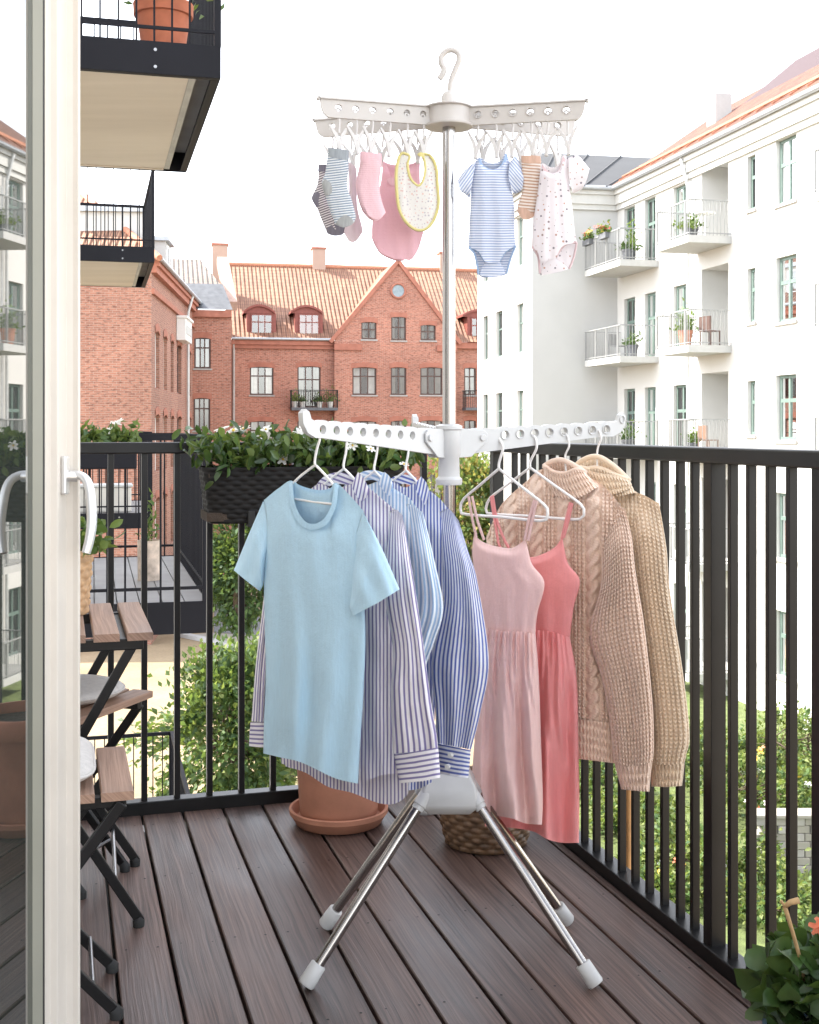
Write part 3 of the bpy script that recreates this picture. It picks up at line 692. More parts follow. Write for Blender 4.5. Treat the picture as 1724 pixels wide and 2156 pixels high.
for (fx, fy), tp in zip(feet, tops):
    a = np.array(tp); b = np.array([fx, fy, .017]); d = (b-a)/np.linalg.norm(b-a)
    lg = MB().tube([a-d*.02, b-d*.006], .0108, 20).build('leg', st, rack, 60)
    MB().tube([a-d*.05, a+d*.016], .0150, 20).tube([a+d*.014, a+d*.026], .0128, 20).build('socket', wp, lg, 50, bevel=.0015)
    e = b+d*.012
    MB().tube([b-d*.036, b-d*.034, e-d*.004, e], [.0150, .0165, .0178, .0155], 20).build('foot', wp, lg, 50)
# lower arms
def arm_plate(q, e, L, cells, zt, zb, t=.012, scal=.004, rf=.5, tip=None, name='arm', mat=None, parent=None, rad=None, hz=None):
    """flat arm with a row of holes; q start, e direction (2-D), cells = list of (s0,s1) each with a centred hole"""
    n = np.array([e[1], -e[0]]); mb = MB(lambda s, o, z: (q[0]+e[0]*s+n[0]*o, q[1]+e[1]*s+n[1]*o, z))
    def top(s, s0, s1): return zt(s)+scal*math.sin(PI*min(max((s-s0)/(s1-s0), 0), 1))-scal
    def slab(ss, tops, bots):
        pf = [(s, t/2, z) for s, z in zip(ss, tops)]; m = len(ss); vs = []
        for s, a, b in zip(ss, tops, bots): vs += [(s, t/2, b), (s, t/2, a), (s, -t/2, b), (s, -t/2, a)]
        fs = []
        for i in range(m-1):
            A = 4*i; B = A+4; fs += [(A, B, B+1, A+1), (A+2, A+3, B+3, B+2), (A+1, B+1, B+3, A+3), (A, A+2, B+2, B)]
        fs += [(0, 1, 3, 2), (4*m-4, 4*m-2, 4*m-1, 4*m-3)]; mb.add(vs, fs)
    for s0, s1, hole, *cc in cells:
        if not hole:
            ss = np.linspace(s0, s1, 5); slab(ss, [top(s, s0, s1) if scal else zt(s) for s in ss], [zb(s) for s in ss]); continue
        c = cc[0] if cc else (s0+s1)/2; zc = hz(c) if hz else (zt(c)+zb(c))/2; r = rad; K = 40
        ang = [2*PI*k/K for k in range(K)]
        for cs, cz in ((s0, top(s0, s0, s1)), (s1, top(s1, s0, s1)), (s0, zb(s0)), (s1, zb(s1))): ang.append(math.atan2(cz-zc, cs-c) % (2*PI))
        ang = sorted(set(ang)); vs = []
        for a in ang:
            ca, sa = math.cos(a), math.sin(a); k = 1e9
            if abs(ca) > 1e-6: k = min(k, ((s1 if ca > 0 else s0)-c)/ca)
            lo, hi = 0, min(k, .2)
            for _ in range(30):
                mid = (lo+hi)/2; s, z = c+ca*mid, zc+sa*mid
                if z > top(s, s0, s1) or z < zb(s): hi = mid
                else: lo = mid
            S, Z = c+ca*lo, zc+sa*lo; hs, hzz = c+ca*r, zc+sa*r
            vs += [(S, t/2, Z), (hs, t/2, hzz), (S, -t/2, Z), (hs, -t/2, hzz)]
            
        fs = []; m = len(ang)
        for i in range(m):
            A = 4*i; B = 4*((i+1) % m); fs += [(A, B, B+1, A+1), (A+2, A+3, B+3, B+2), (A+1, B+1, B+3, A+3), (A, A+2, B+2, B)]
        mb.add(vs, fs)
        rp = [(c+math.cos(x)*r*1.16, t/2+.0012, zc+math.sin(x)*r*1.16) for x in np.linspace(0, 2*PI, 25)]
        mb.tube(rp, r*.13, 6, cap=False)
    if tip: tip(mb)
    return mb.build(name, mat, parent, 35)
armL = (np.array([.060, 2.61]), np.array([-.643, -.766])); armR = (np.array([.120, 2.66]), np.array([.906, .423])); armB = (np.array([.075, 2.67]), np.array([-.16, .987]))
zt_l = lambda s: 1.140+.046*s; zb_l = lambda s: 1.083+.108*min(s, .36)
def tip_l(s0):
    def f(mb):
        pts = [(s0, zb_l(s0)), (s0+.022, zb_l(s0)+.010), (s0+.034, zb_l(s0)+.028), (s0+.036, zt_l(s0)+.012), (s0+.027, zt_l(s0)+.020), (s0+.017, zt_l(s0)+.014), (s0+.012, zt_l(s0)+.001), (s0, zt_l(s0)-.004)]
        mb.prism([(s, .006, z) for s, z in pts], (0, 0, 0)) if False else None
        a = [(s, .006, z) for s, z in pts]; b = [(s, -.006, z) for s, z in pts]; n = len(pts)
        mb.add(a+b, [tuple(range(n)), tuple(range(2*n-1, n-1, -1))]+[(i, n+i, n+(i+1) % n, (i+1) % n) for i in range(n)])
        rp = [(s0+.025+.0065*math.cos(x), .0072, zt_l(s0)+.004+.0085*math.sin(x)) for x in np.linspace(0, 2*PI, 19)]; mb.tube(rp, .0018, 6, cap=False)
    return f
def lower_arm(arm, L, n, rad=.0088):
    s1 = L-.036; w = .0385; s0 = s1-n*w
    cells = [(-.01, s0, False)]+[(s0+i*w, s0+(i+1)*w, True) for i in range(n)]
    return arm_plate(arm[0], arm[1], L, cells, zt_l, zb_l, rad=rad, tip=tip_l(s1), name='hanger_arm', mat=wp, parent=rack, hz=lambda s: zt_l(s)-.0185)
lower_arm(armL, .415, 8); lower_arm(armR, .425, 8); lower_arm(armB, .40, 8)
lh = MB().lathe((PX, PY, 0), [(.0275, 1.018), (.029, 1.022), (.029, 1.030), (.0235, 1.036), (.0225, 1.078), (.0255, 1.082), (.0255, 1.136), (.029, 1.139), (.029, 1.146), (.018, 1.150)], 28).build('arm_hub', wp, rack, 40)
for q, e in (armL, armR, armB):
    n = np.array([e[1], -e[0]])
    for sg in (1, -1):
        pf = [(-.022, 1.076), (.012, 1.078), (.052, 1.112), (.054, 1.128), (.044, 1.137), (-.022, 1.141)]
        a = [(q[0]+e[0]*s+n[0]*sg*.0075, q[1]+e[1]*s+n[1]*sg*.0075, z) for s, z in pf]
        mb = MB().prism(a, tuple(np.r_[n*sg*.005, 0])); c = (q+e*.040+n*sg*.0125); cc = np.r_[c, 1.120]; nn = np.r_[n*sg, 0]
        mb.tube([cc, cc+nn*.005], .0075, 14).build('bracket', wp, lh, 40, bevel=.0012)
# upper hub and arms
MB().lathe((PX, PY, 0), [(.0515, 1.795), (.0525, 1.797), (.0525, 1.800), (.0455, 1.802), (.0455, 1.835), (.052, 1.836), (.052, 1.839), (.018, 1.842), (.0165, 1.845), (.0165, 1.862), (.013, 1.870), (.006, 1.874)], 40).build('upper_hub', wm, rack, 40)
R2 = conv(700, 80, .43503)
hk = [tuple(P(x, y, PY)) for x, y in crs(R2([(845,350),(850,290),(857,250),(880,190),(899,142),(893,106),(860,88),(825,97),(801,127),(800,160),(816,192),(808,220),(790,246)]), 40)]
MB().tube(hk, [.0062]*34+[.0066]*6, 14).build('hook', wm, rack, 60)
def upper_arm(px0, px1, Y1, zl, cells_px, name='peg_arm'):
    tipx = (px1-CX)/F*Y1; q = np.array([PX, PY]); v = np.array([tipx, Y1])-q; L = np.linalg.norm(v); e = v/L; q = q+e*.035; L -= .035
    zt = lambda s: 1.8352-.012*0; zb = lambda s: 1.797+.002*s
    hs = sorted(cells_px); cells = []; prev = .0
    def s_of(px):                              # arm parameter at an image column
        r = (px-CX)/F; return (q[0]-r*q[1])/(r*e[1]-e[0])
    sh = [s_of(p) for p in hs]; sh.sort(); w = .5*(sh[-1]-sh[0])/(len(sh)-1)
    ed = [sh[0]-w]+[(p_+q_)/2 for p_, q_ in zip(sh, sh[1:])]+[sh[-1]+w]; cells = [(0, ed[0], False)]+[(ed[i], ed[i+1], True, s) for i, s in enumerate(sh)]; se = ed[-1]
    def tip(mb):
        pts = [(se, 1.797), (se+.006, 1.799), (se+.014, 1.806), (se+.019, 1.819), (se+.021, 1.8352), (se, 1.8352)]
        a = [(s, .004, z) for s, z in pts]; b = [(s, -.004, z) for s, z in pts]; n = len(pts)
        mb.add(a+b, [tuple(range(n)), tuple(range(2*n-1, n-1, -1))]+[(i, n+i, n+(i+1) % n, (i+1) % n) for i in range(n)])
        mb.box(0, se+.0255, -.0075, .0075, 1.8354, 1.839)
        mb.tube([(se+.0245, -.0075, 1.837), (se+.0245, .0075, 1.837)], .0036, 8)
    arm_plate(q, e, L, cells, zt, zb, t=.008, scal=0, rad=.0072, tip=tip, name=name, mat=wm, parent=rack, hz=lambda s: 1.8190)
    return [np.r_[q+e*s, 1.8150] for s in [s_of(p) for p in cells_px]], e
B4 = conv(720, 230, .22042); C5 = conv(1050, 230, .23202)
flp = [p[0] for p in B4([(380,0),(565,0),(750,0),(938,0),(1115,0),(1290,0)])]; frp = [p[0] for p in C5([(370,0),(547,0),(725,0),(905,0),(1087,0),(1275,0)])]
blp = [p[0] for p in B4([(318,0),(505,0),(690,0),(870,0),(1050,0),(1220,0)])]; brp = [p[0] for p in C5([(440,0),(620,0),(800,0),(985,0),(1180,0)])]
PFL, eFL = upper_arm(905, 682, 2.553, 0, flp); PFR, eFR = upper_arm(985, 1224, 2.572, 0, frp)
PBL, eBL = upper_arm(900, 670, 2.733, 0, blp); PBR, eBR = upper_arm(985, 1220, 2.73, 0, brp)
# pegs ------------------------------------------------------------------------
def make_peg():
    t = thing('clothes_peg', 'peg', 'clothes peg', (0, 0, 0)); cp = M['clear_plastic']
    MB().tube(crs([(.0045,0,-.006),(.003,0,.002),(-.002,0,.0035),(-.0045,0,-.002),(-.003,0,-.012),(.0015,0,-.020),(.001,0,-.034),(0,0,-.050)], 20), .0026, 7).build('hook', cp, t, 60, local=True)
    for s in (1, -1):
        mb = MB(); pts = [(s*.0185,-.031),(s*.0225,-.033),(s*.0098,-.058),(s*.0062,-.072),(s*.0022,-.092),(-s*.0042,-.092),(-s*.002,-.070),(s*.0030,-.053)]
        y0 = -.0015 if s > 0 else -.0055
        mb.prism([(x, y0-.001*s, z) for x, z in pts], (0, .0075, 0)).build('jaw', cp, t, None, bevel=.0008, local=True)
    MB().tube([(.0042*math.cos(a), .0045, -.057+.0042*math.sin(a)) for a in np.linspace(0, 5.6, 16)], .0007, 5).tube([(.0035,.0045,-.054),(.010,.0045,-.048)], .0007, 5).tube([(-.0035,.0045,-.054),(-.010,.0045,-.048)], .0007, 5).build('spring', M['steel_dark'], t, 60, local=True)
    return t
peg0 = make_peg(); first = [True]
def place_peg(p, e, label, tilt=0, dz=0):
    o = peg0 if first[0] else copy_tree(peg0); first[0] = False
    o.location = tuple(np.array(p)+np.array([0, 0, dz])); o.rotation_euler = (0, R(tilt), math.atan2(e[1], e[0])); o['label'] = label; o['group'] = 'clear pegs hanging from the top arms'
FLn = ['gripping the blue-grey striped sock at the tip', 'between the striped sock and the pink sock', 'gripping the ribbed pink baby sock', 'beside the bib', 'gripping the left horn of the yellow-edged bib', 'gripping the right horn of the yellow-edged bib']
for i, (p, l) in enumerate(zip(PFL, FLn)): place_peg(p, eFL if eFL[0] > 0 else -eFL, 'clear plastic peg '+l+' on the front left arm', rng.uniform(-4, 4))
FRn = ['gripping the left shoulder of the blue striped bodysuit', 'gripping the neckline of the blue striped bodysuit', 'gripping the right shoulder of the blue striped bodysuit', 'gripping the beige striped baby sock', 'gripping the left shoulder of the printed white bodysuit', 'gripping the right shoulder of the printed white bodysuit']
for p, l in zip(PFR, FRn): place_peg(p, eFR, 'clear plastic peg '+l, rng.uniform(-4, 4))
BLn = ['gripping the dark striped sock', 'gripping the pale pink sock', 'behind the ribbed pink sock', 'gripping the left shoulder of the pink bodysuit', 'gripping the pink bodysuit behind the bib', 'nearest the hub, behind the bib']
for p, l in zip(PBL, BLn): place_peg(p, -eBL if eBL[0] < 0 else eBL, 'clear plastic peg '+l+' on the rear left arm', rng.uniform(-6, 6), -.002)
BRn = ['nearest the hub', 'second out from the hub', 'in the middle', 'next to the last', 'at the outer tip']
for p, l in zip(PBR, BRn): place_peg(p, eBR, 'empty clear plastic peg '+l+' of the rear right arm', rng.uniform(-6, 6), -.002)
# ================================================================== hangers and clothes on the lower arms
Z6 = conv(440, 950, .44074); Z7 = conv(1050, 950, .51020); Z6B = conv(650, 1700, .46404)
def on_arm(arm, px):
    q, e = arm; r = (px-CX)/F; s = (q[0]-r*q[1])/(r*e[1]-e[0]); return q+e*s
DL = (.766, -.643); DR = (.64, -.77)
def hanger(label, pl, hook, shape, r=.0024, soff=0., group='white wire hangers'):
    h = pl.hit(crs(hook, 24)); mb = MB().tube(h, r, 8)
    for sh in shape: mb.tube(pl.hit(crs(sh, 40), soff), r*1.08, 8)
    o = mb.build('clothes_hanger', M['white_wire'], None, 180); tag(o, label, 'hanger', group); return o
hooksL = [((700,352), (722,188)), ((855,372), (868,186)), ((1020,386), (1036,192)), ((1190,382), (1194,196))]
pls = []
for i, ((ax, ay), (tx, ty)) in enumerate(hooksL):
    tp = Z6([(tx, ty)])[0]; q = on_arm(armL, tp[0]); pls.append(Plane(q[0], q[1], DL))
names = ['under the light blue t-shirt', 'under the purple striped shirt', 'under the pale sky-blue striped shirt', 'under the navy striped shirt']
for i, ((ax, ay), (tx, ty)) in enumerate(hooksL):
    hookp = [(ax, ay), (ax-1, ay-28), (ax+12, ay-95), (tx+3, ty+25), (tx-4, ty-3), (tx-16, ty-6), (tx-24, ty+10)]
    k = .94**i*.80; sh = [(ax-190*k, ay+172*k), (ax-110*k, ay+84*k), (ax-12, ay+8), (ax, ay), (ax+12, ay+8), (ax+105*k, ay+108*k), (ax+190*k, ay+228*k)]
    bar = [(ax-190*k, ay+172*k), (ax-198*k, ay+205*k), (ax-175*k, ay+222*k), (ax+165*k, ay+268*k), (ax+200*k, ay+262*k), (ax+190*k, ay+228*k)]
    hanger('white wire hanger '+names[i]+' on the left arm', pls[i], Z6(hookp), [Z6(sh), Z6(bar)], soff=-.0035)
# --- t-shirt
p0 = pls[0]; tee = thing('t_shirt', 'light blue crew-neck t-shirt hanging nearest on the left arm', 't-shirt', p0.q+np.array([0, 0, .6]), )
tm = M['tee_blue']
panel(tee, 'body', tm, p0, Z6([(424,540),(500,478),(578,437),(592,560),(638,645),(690,668),(748,640),(790,560),(806,447),(880,506),(962,600)]),
      Z6([(930,800),(962,1060),(972,1300),(960,1600),(944,1850)]), Z6([(421,1905),(520,1928),(615,1950),(700,1988),(800,2036),(870,2056),(932,2068)]),
      Z6([(440,700),(425,960),(428,1200),(434,1500),(424,1750)]), T=.021, nu=90, nv=110, fold=folds(3, 8, .012, .7, 1.0, 4.5, .8), wr=wrinkle(5, .0026, 16, 12, 60), tv=.2, ux=True,
      btop=Z6([(424,540),(500,478),(578,437),(640,484),(720,502),(780,492),(806,447),(880,506),(962,600)]), bbottom=Z6([(421,1905),(520,1912),(615,1935),(700,1968),(800,2010),(870,2045),(932,2068)]))
sl = panel(tee, 'sleeve', tm, p0, Z6([(452,518),(425,545),(404,590)]), Z6([(330,790)]), Z6([(404,1030),(330,985),(262,922)])[::-1], Z6([(432,760)]), T=.001, nu=2, nv=2) if False else None
panel(tee, 'sleeve', tm, p0, Z6([(420,545),(470,640),(420,1000)]), Z6([(412,1015)]), Z6([(262,918),(330,975),(404,1031)]), Z6([(340,730)]), T=.020, nu=40, nv=36, fold=folds(8, 4, .004, .6, .8, 2.5), wr=wrinkle(6, .001), tv=.5, off=-.002, uv='plane')
panel(tee, 'sleeve', tm, p0, Z6([(958,600),(905,800),(882,1108)]), Z6([(893,1135)]), Z6([(1156,1020),(1030,1098),(905,1162)]), Z6([(1060,800)]), T=.021, nu=44, nv=40, fold=folds(9, 4, .005, .6, .8, 2.5), wr=wrinkle(7, .001), tv=.5, off=.018, orp=.15, uv='plane')
panel(tee, 'collar', M['tee_rib'], p0, Z6([(578,437),(592,560),(638,645),(690,668),(748,640),(790,560),(806,447)]), Z6([(818,452)]),
      Z6([(556,449),(570,580),(622,674),(690,700),(764,668),(812,575),(828,462)]), Z6([(566,443)]), T=.003, nu=60, nv=8, off=.001, tv=0, offf=lambda u, v: .0175*np.sin(PI*np.clip(u, 0, 1))**.9)
panel(tee, 'collar', M['tee_rib'], p0, Z6([(578,440),(640,468),(720,486),(780,476),(806,447)]), Z6([(803,470)]), Z6([(586,470),(640,506),(720,524),(780,512),(800,490)]), Z6([(582,455)]), T=.003, nu=40, nv=8, off=-.012, tv=0)
MB().box(0,0,0,0,0,0) if False else None
# --- three shirts
def shirt(i, label, mat, math, body, slv, cuff, colr, flap, sl_l=None, cuff_l=None, hemb=None, seed=1, buttons=None, soff=.024):
    pl = pls[i]; t = thing('dress_shirt', label, 'shirt', pl.q+np.array([0, 0, .6]), group='striped shirts on the left arm')
    panel(t, 'body', mat, pl, Z6(body[0]), Z6(body[1]), Z6(body[2]), Z6(body[3]), T=.021, nu=90, nv=100, fold=folds(seed, 6, .013, .8, 1.5, 5), wr=wrinkle(seed, .0026), ux=True, bbottom=Z6(hemb) if hemb else None)
    for k, (sp, cf) in enumerate(((slv, cuff), (sl_l, cuff_l))):
        if not sp: continue
        s = panel(t, 'sleeve', mat, pl, Z6(sp[0]), Z6(sp[1]), Z6(sp[2]), Z6(sp[3]), T=.023, nu=48, nv=90, fold=folds(seed+20+k, 5, .010, .7, .8, 3, 1.0), wr=wrinkle(seed+3, .0030), uv='param', off=soff if k == 0 else -.01, tv=.22, orp=.15)
        if cf:
            panel(t, 'cuff', math, pl, Z6(cf[0]), Z6(cf[1]), Z6(cf[2]), Z6(cf[3]), T=.023, nu=30, nv=14, uv='param', off=soff if k == 0 else -.01, tv=0, wr=wrinkle(seed+9, .0008))
    c = panel(t, 'collar', mat, pl, Z6(colr[0]), Z6(colr[1]), Z6(colr[2]), Z6(colr[3]), T=.006, nu=40, nv=16, off=-.010, tv=0, rot=1.35)
    panel(t, 'collar', mat, pl, Z6(flap[0]), Z6(flap[1]), Z6(flap[2]), Z6(flap[3]), T=.010, nu=30, nv=20, off=.020, tv=0, rot=-.25, fold=folds(seed+4, 3, .003, 0, .5, 1))
    for bx, by in (buttons or []):
        q = pl.hit(np.array(Z6([(bx, by)])[0]), soff+.027); n = pl.n
        MB().tube([q-n*.006, q+n*.0015], .0052, 14).build('button', M['button'], t, 40)
    return t
shirt(1, 'white shirt with purple stripes hanging right behind the light blue t-shirt', M['stripe_purple'], M['stripe_purple_h'],
    ([(560,640),(640,520),(720,452),(800,480),(905,452),(985,472),(1070,540),(1150,610)], [(1110,800),(1085,1050),(1118,1350),(1110,1600),(1120,1850)], [(520,1960),(640,2000),(775,2040),(960,2050),(1060,2022),(1140,2012)], [(520,900),(470,1300),(480,1700)]),
    ([(1105,600),(1138,592),(1172,622)], [(1212,850),(1268,1200),(1322,1600),(1352,1780)], [(1120,1908),(1240,1895),(1364,1872)], [(1078,1030),(1118,1330),(1108,1560),(1112,1750)]),
    ([(1126,1912),(1240,1895),(1364,1872)], [(1371,1960)], [(1158,2066),(1270,2056),(1376,2036)], [(1140,1990)]),
    ([(690,480),(745,415),(820,390),(900,405)], [(912,440)], [(700,500),(760,470),(840,452),(905,474)], [(690,490)]),
    ([(932,388),(962,420),(988,472)], [(985,510)], [(898,470),(925,520),(955,548)], [(910,430)]),
    sl_l=([(520,600),(500,620),(480,680)], [(500,1000),(470,1400)][::1], [(357,1733),(400,1735),(446,1735)], [(455,800),(412,1130),(370,1500)]) if False else ([(455,720),(480,640),(520,600)], [(510,1000),(462,1450)], [(357,1733),(400,1735),(446,1735)], [(425,1050),(383,1400)]),
    cuff_l=([(352,1737),(400,1737),(448,1737)], [(446,1800)], [(344,1866),(400,1872),(446,1872)], [(347,1800)]),
    hemb=[(540,1975),(650,2010),(770,2085),(900,2118),(1040,2172),(1130,2176),(1195,2130),(1205,2060)], seed=11)
def sh2(pts, dx=155, dy=-6, k=.95, ox=800, oy=500): return [(ox+(x-ox)*k+dx, oy+(y-oy)*k+dy) for x, y in pts]
b1 = ([(560,640),(640,520),(740,440),(800,470),(900,440),(960,470),(1070,540),(1110,600)], [(1110,800),(1085,1050),(1118,1350),(1110,1600),(1120,1850)], [(520,1960),(640,2000),(775,2040),(960,2050),(1060,2022),(1140,2012)], [(520,900),(470,1300),(480,1700)])
shirt(2, 'pale sky-blue striped shirt, middle one of the three shirts on the left arm', M['stripe_sky'], M['stripe_sky_h'],
    tuple(sh2(x) for x in b1),
    ([(1195,560),(1240,572),(1284,612)], [(1340,850),(1391,1118),(1345,1300),(1296,1450),(1270,1700)], [(1130,1860),(1200,1866),(1262,1866)], [(1225,850),(1225,1150),(1150,1500)]),
    ([(1130,1866),(1200,1872),(1262,1872)], [(1262,1930)], [(1135,1990),(1200,1996),(1260,1990)], [(1132,1930)]),
    ([(900,440),(945,392),(1010,378),(1075,392)], [(1070,430)], [(920,460),(960,440),(1010,430),(1060,450)], [(905,450)]),
    ([(1075,388),(1100,410),(1118,446)], [(1118,480)], [(1040,450),(1070,490),(1098,520)], [(1052,415)]),
    sl_l=tuple(sh2(x) for x in ([(455,720),(480,640),(520,600)], [(510,1000),(462,1450)], [(357,1733),(400,1735),(446,1735)], [(425,1050),(383,1400)])), seed=12, soff=.022)
shirt(3, 'white shirt with navy pinstripes hanging closest to the pole', M['stripe_navy'], M['stripe_navy_h'],
    ([(900,640),(990,520),(1100,436),(1180,470),(1250,450),(1320,490),(1380,540),(1430,600)], [(1400,900),(1392,1050),(1340,1380),(1345,1700)], [(880,2030),(1000,2085),(1120,2105),(1250,2098),(1330,2060)], [(860,900),(830,1300),(850,1700)]),
    ([(1375,600),(1425,590),(1474,650)], [(1530,830),(1575,980),(1636,1400),(1592,1680)], [(1358,1850),(1450,1866),(1542,1886)], [(1392,1060),(1328,1400),(1345,1650)]),
    ([(1362,1852),(1450,1870),(1540,1888)], [(1534,1960)], [(1372,2014),(1450,2030),(1526,2038)], [(1366,1930)]),
    ([(1085,450),(1120,416),(1180,402),(1245,416)], [(1245,445)], [(1100,470),(1140,458),(1190,452),(1238,470)], [(1090,460)]),
    ([(1272,412),(1300,445),(1318,492)], [(1310,530)], [(1240,478),(1270,530),(1290,566)], [(1250,440)]),
    sl_l=tuple(sh2(x, 330, 0, .92) for x in ([(455,720),(480,640),(520,600)], [(510,1000),(462,1450)], [(357,1733),(400,1735),(446,1735)], [(425,1050),(383,1400)])), seed=13, buttons=[(1458,1772),(1428,1915),(1412,1978)])
# --- right arm
hr = [((265,320), [(265,320),(266,292),(284,225),(272,190),(260,176),(247,180),(244,196)]), ((410,315), [(410,315),(412,285),(440,225),(436,180),(424,166),(410,168),(404,182)]),
      ((578,318), [(578,400),(577,330),(574,260),(592,215),(586,172),(572,154),(557,156),(552,172)]), ((722,255), [(730,430),(724,330),(722,255),(728,215),(742,180),(734,148),(720,132),(706,134),(700,150)])]
plr = []
for ap, hp in hr:
    x = Z7([min(hp, key=lambda p: p[1])])[0][0]; q = on_arm(armR, x); plr.append(Plane(q[0], q[1], DR))
tri = lambda a, l1, l2, r1, r2: [[a, ((a[0]+l1[0])/2, (a[1]+l1[1])/2), l1, (l1[0]-10, (l1[1]+l2[1])/2), l2, ((l2[0]+r2[0])/2, (l2[1]+r2[1])/2), r2, (r1[0]+14, (r1[1]+r2[1])/2), r1, ((a[0]+r1[0])/2, (a[1]+r1[1])/2), a]]
t1 = tri((265,320), (100,462), (98,530), (478,490), (470,562)); t2 = tri((410,315), (222,458), (215,528), (645,485), (636,556))
hanger('white wire hanger holding the straps of the pale pink dress', plr[0], Z7(hr[0][1]), [Z7(s) for s in t1], .0030)
hanger('white wire hanger holding the straps of the coral dress', plr[1], Z7(hr[1][1]), [Z7(s) for s in t2], .0030)
hanger('white wire hanger under the pinkish cable-knit sweater, only its hook showing', plr[2], Z7(hr[2][1]), [Z7([(330,560),(578,400),(800,560)]), Z7([(330,560),(560,590),(800,560)])])
hanger('white wire hanger under the cream roll-neck sweater, only its hook showing', plr[3], Z7(hr[3][1]), [Z7([(560,570),(730,430),(930,570)]), Z7([(560,570),(730,600),(930,570)])])
def dress(pl, label, mat, neck, rt, waist, lf, skr, hem, skl, straps, seed, hemb=None):
    t = thing('sundress', label, 'dress', pl.q+np.array([0, 0, .6]))
    panel(t, 'bodice', mat, pl, Z7(neck), Z7(rt), Z7(waist), Z7(lf), T=.017, nu=60, nv=50, fold=folds(seed, 5, .0035, .8, 1.5, 4), wr=wrinkle(seed, .0012), tv=.1, ux=True)
    skn = lambda u, v: (.023*np.clip(v*1.3, .10, 1))*(np.sin(2*PI*(2.3*u+.35*np.sin(2.5*v+seed)+seed*.37))+.45*np.sin(2*PI*(5.1*u+.25*np.sin(3*v+1)))*np.clip(1.2-v, .3, 1))+.0035*np.sin(2*PI*(13*u+.5*np.sin(5*v)))*np.clip(1-2.2*v, 0, 1)**1.5+.003*np.sin(2*PI*(9*u+.6*np.sin(7*v+seed)))*np.clip(1-1.2*v, 0, 1)
    panel(t, 'skirt', mat, pl, Z7(waist), Z7(skr), Z7(hem), Z7(skl), T=.030, nu=120, nv=110, fold=skn, wr=wrinkle(seed+2, .0022, 18, 25, 150), tv=0, bbottom=Z7(hemb) if hemb else None)
    for s in straps:
        c = crs(Z7(s), 24); X = pl.hit(c, .006); V = []
        tg = np.gradient(X, axis=0); tg /= np.linalg.norm(tg, axis=1)[:, None]; sd = np.cross(tg, pl.n); sd /= np.linalg.norm(sd, axis=1)[:, None]; w = .0046
        V = np.concatenate([X-sd*w+pl.n*0, X+pl.n*.0022, X+sd*w, X-pl.n*.0008], 0); n = len(X); Fq = []
        for k in range(4):
            for i in range(n-1): Fq.append((k*n+i, k*n+i+1, ((k+1) % 4)*n+i+1, ((k+1) % 4)*n+i))
        uvv = np.stack([np.zeros(4*n), np.tile(np.linspace(0, .2, n), 4)], 1)
        grid_mesh('strap', V, np.array(Fq), uvv, mat, t, merge=False)
    return t
dress(plr[1], 'coral pink strappy sundress hanging behind the paler pink one', M['dress_coral'],
    [(285,690),(340,720),(415,732),(480,712),(530,680),(560,640)], [(572,700),(590,765),(642,842),(615,960),(604,1040)], [(300,1060),(370,1066),(440,1070),(520,1082),(596,1106)], [(270,800),(280,950)],
    [(628,1300),(636,1600),(640,1850)], [(200,1985),(300,1990),(420,2008),(490,2045),(560,2062),(638,2062)], [(270,1300),(230,1650)],
    [[(228,448),(245,560),(268,680),(300,705)], [(236,444),(256,560),(290,650),(312,690)], [(598,478),(576,570),(558,648)], [(606,480),(588,560),(566,640)]], 31)
dress(plr[0], 'pale pink strappy sundress with gathered skirt hanging nearest the pole', M['dress_pink'],
    [(150,618),(175,650),(225,674),(310,690),(352,676),(388,648)], [(402,700),(420,765),(477,850),(448,980),(438,1040)], [(190,1058),(250,1072),(300,1078),(370,1078),(436,1090)], [(142,720),(165,900)],
    [(452,1300),(462,1600),(470,1850)], [(132,1870),(200,1905),(260,1935),(330,1950),(390,1972),(466,1978)], [(176,1300),(150,1600)],
    [[(124,450),(140,545),(160,640)], [(140,448),(165,560),(196,652)], [(432,468),(404,560),(386,650)], [(440,470),(420,560),(402,655)]], 32)
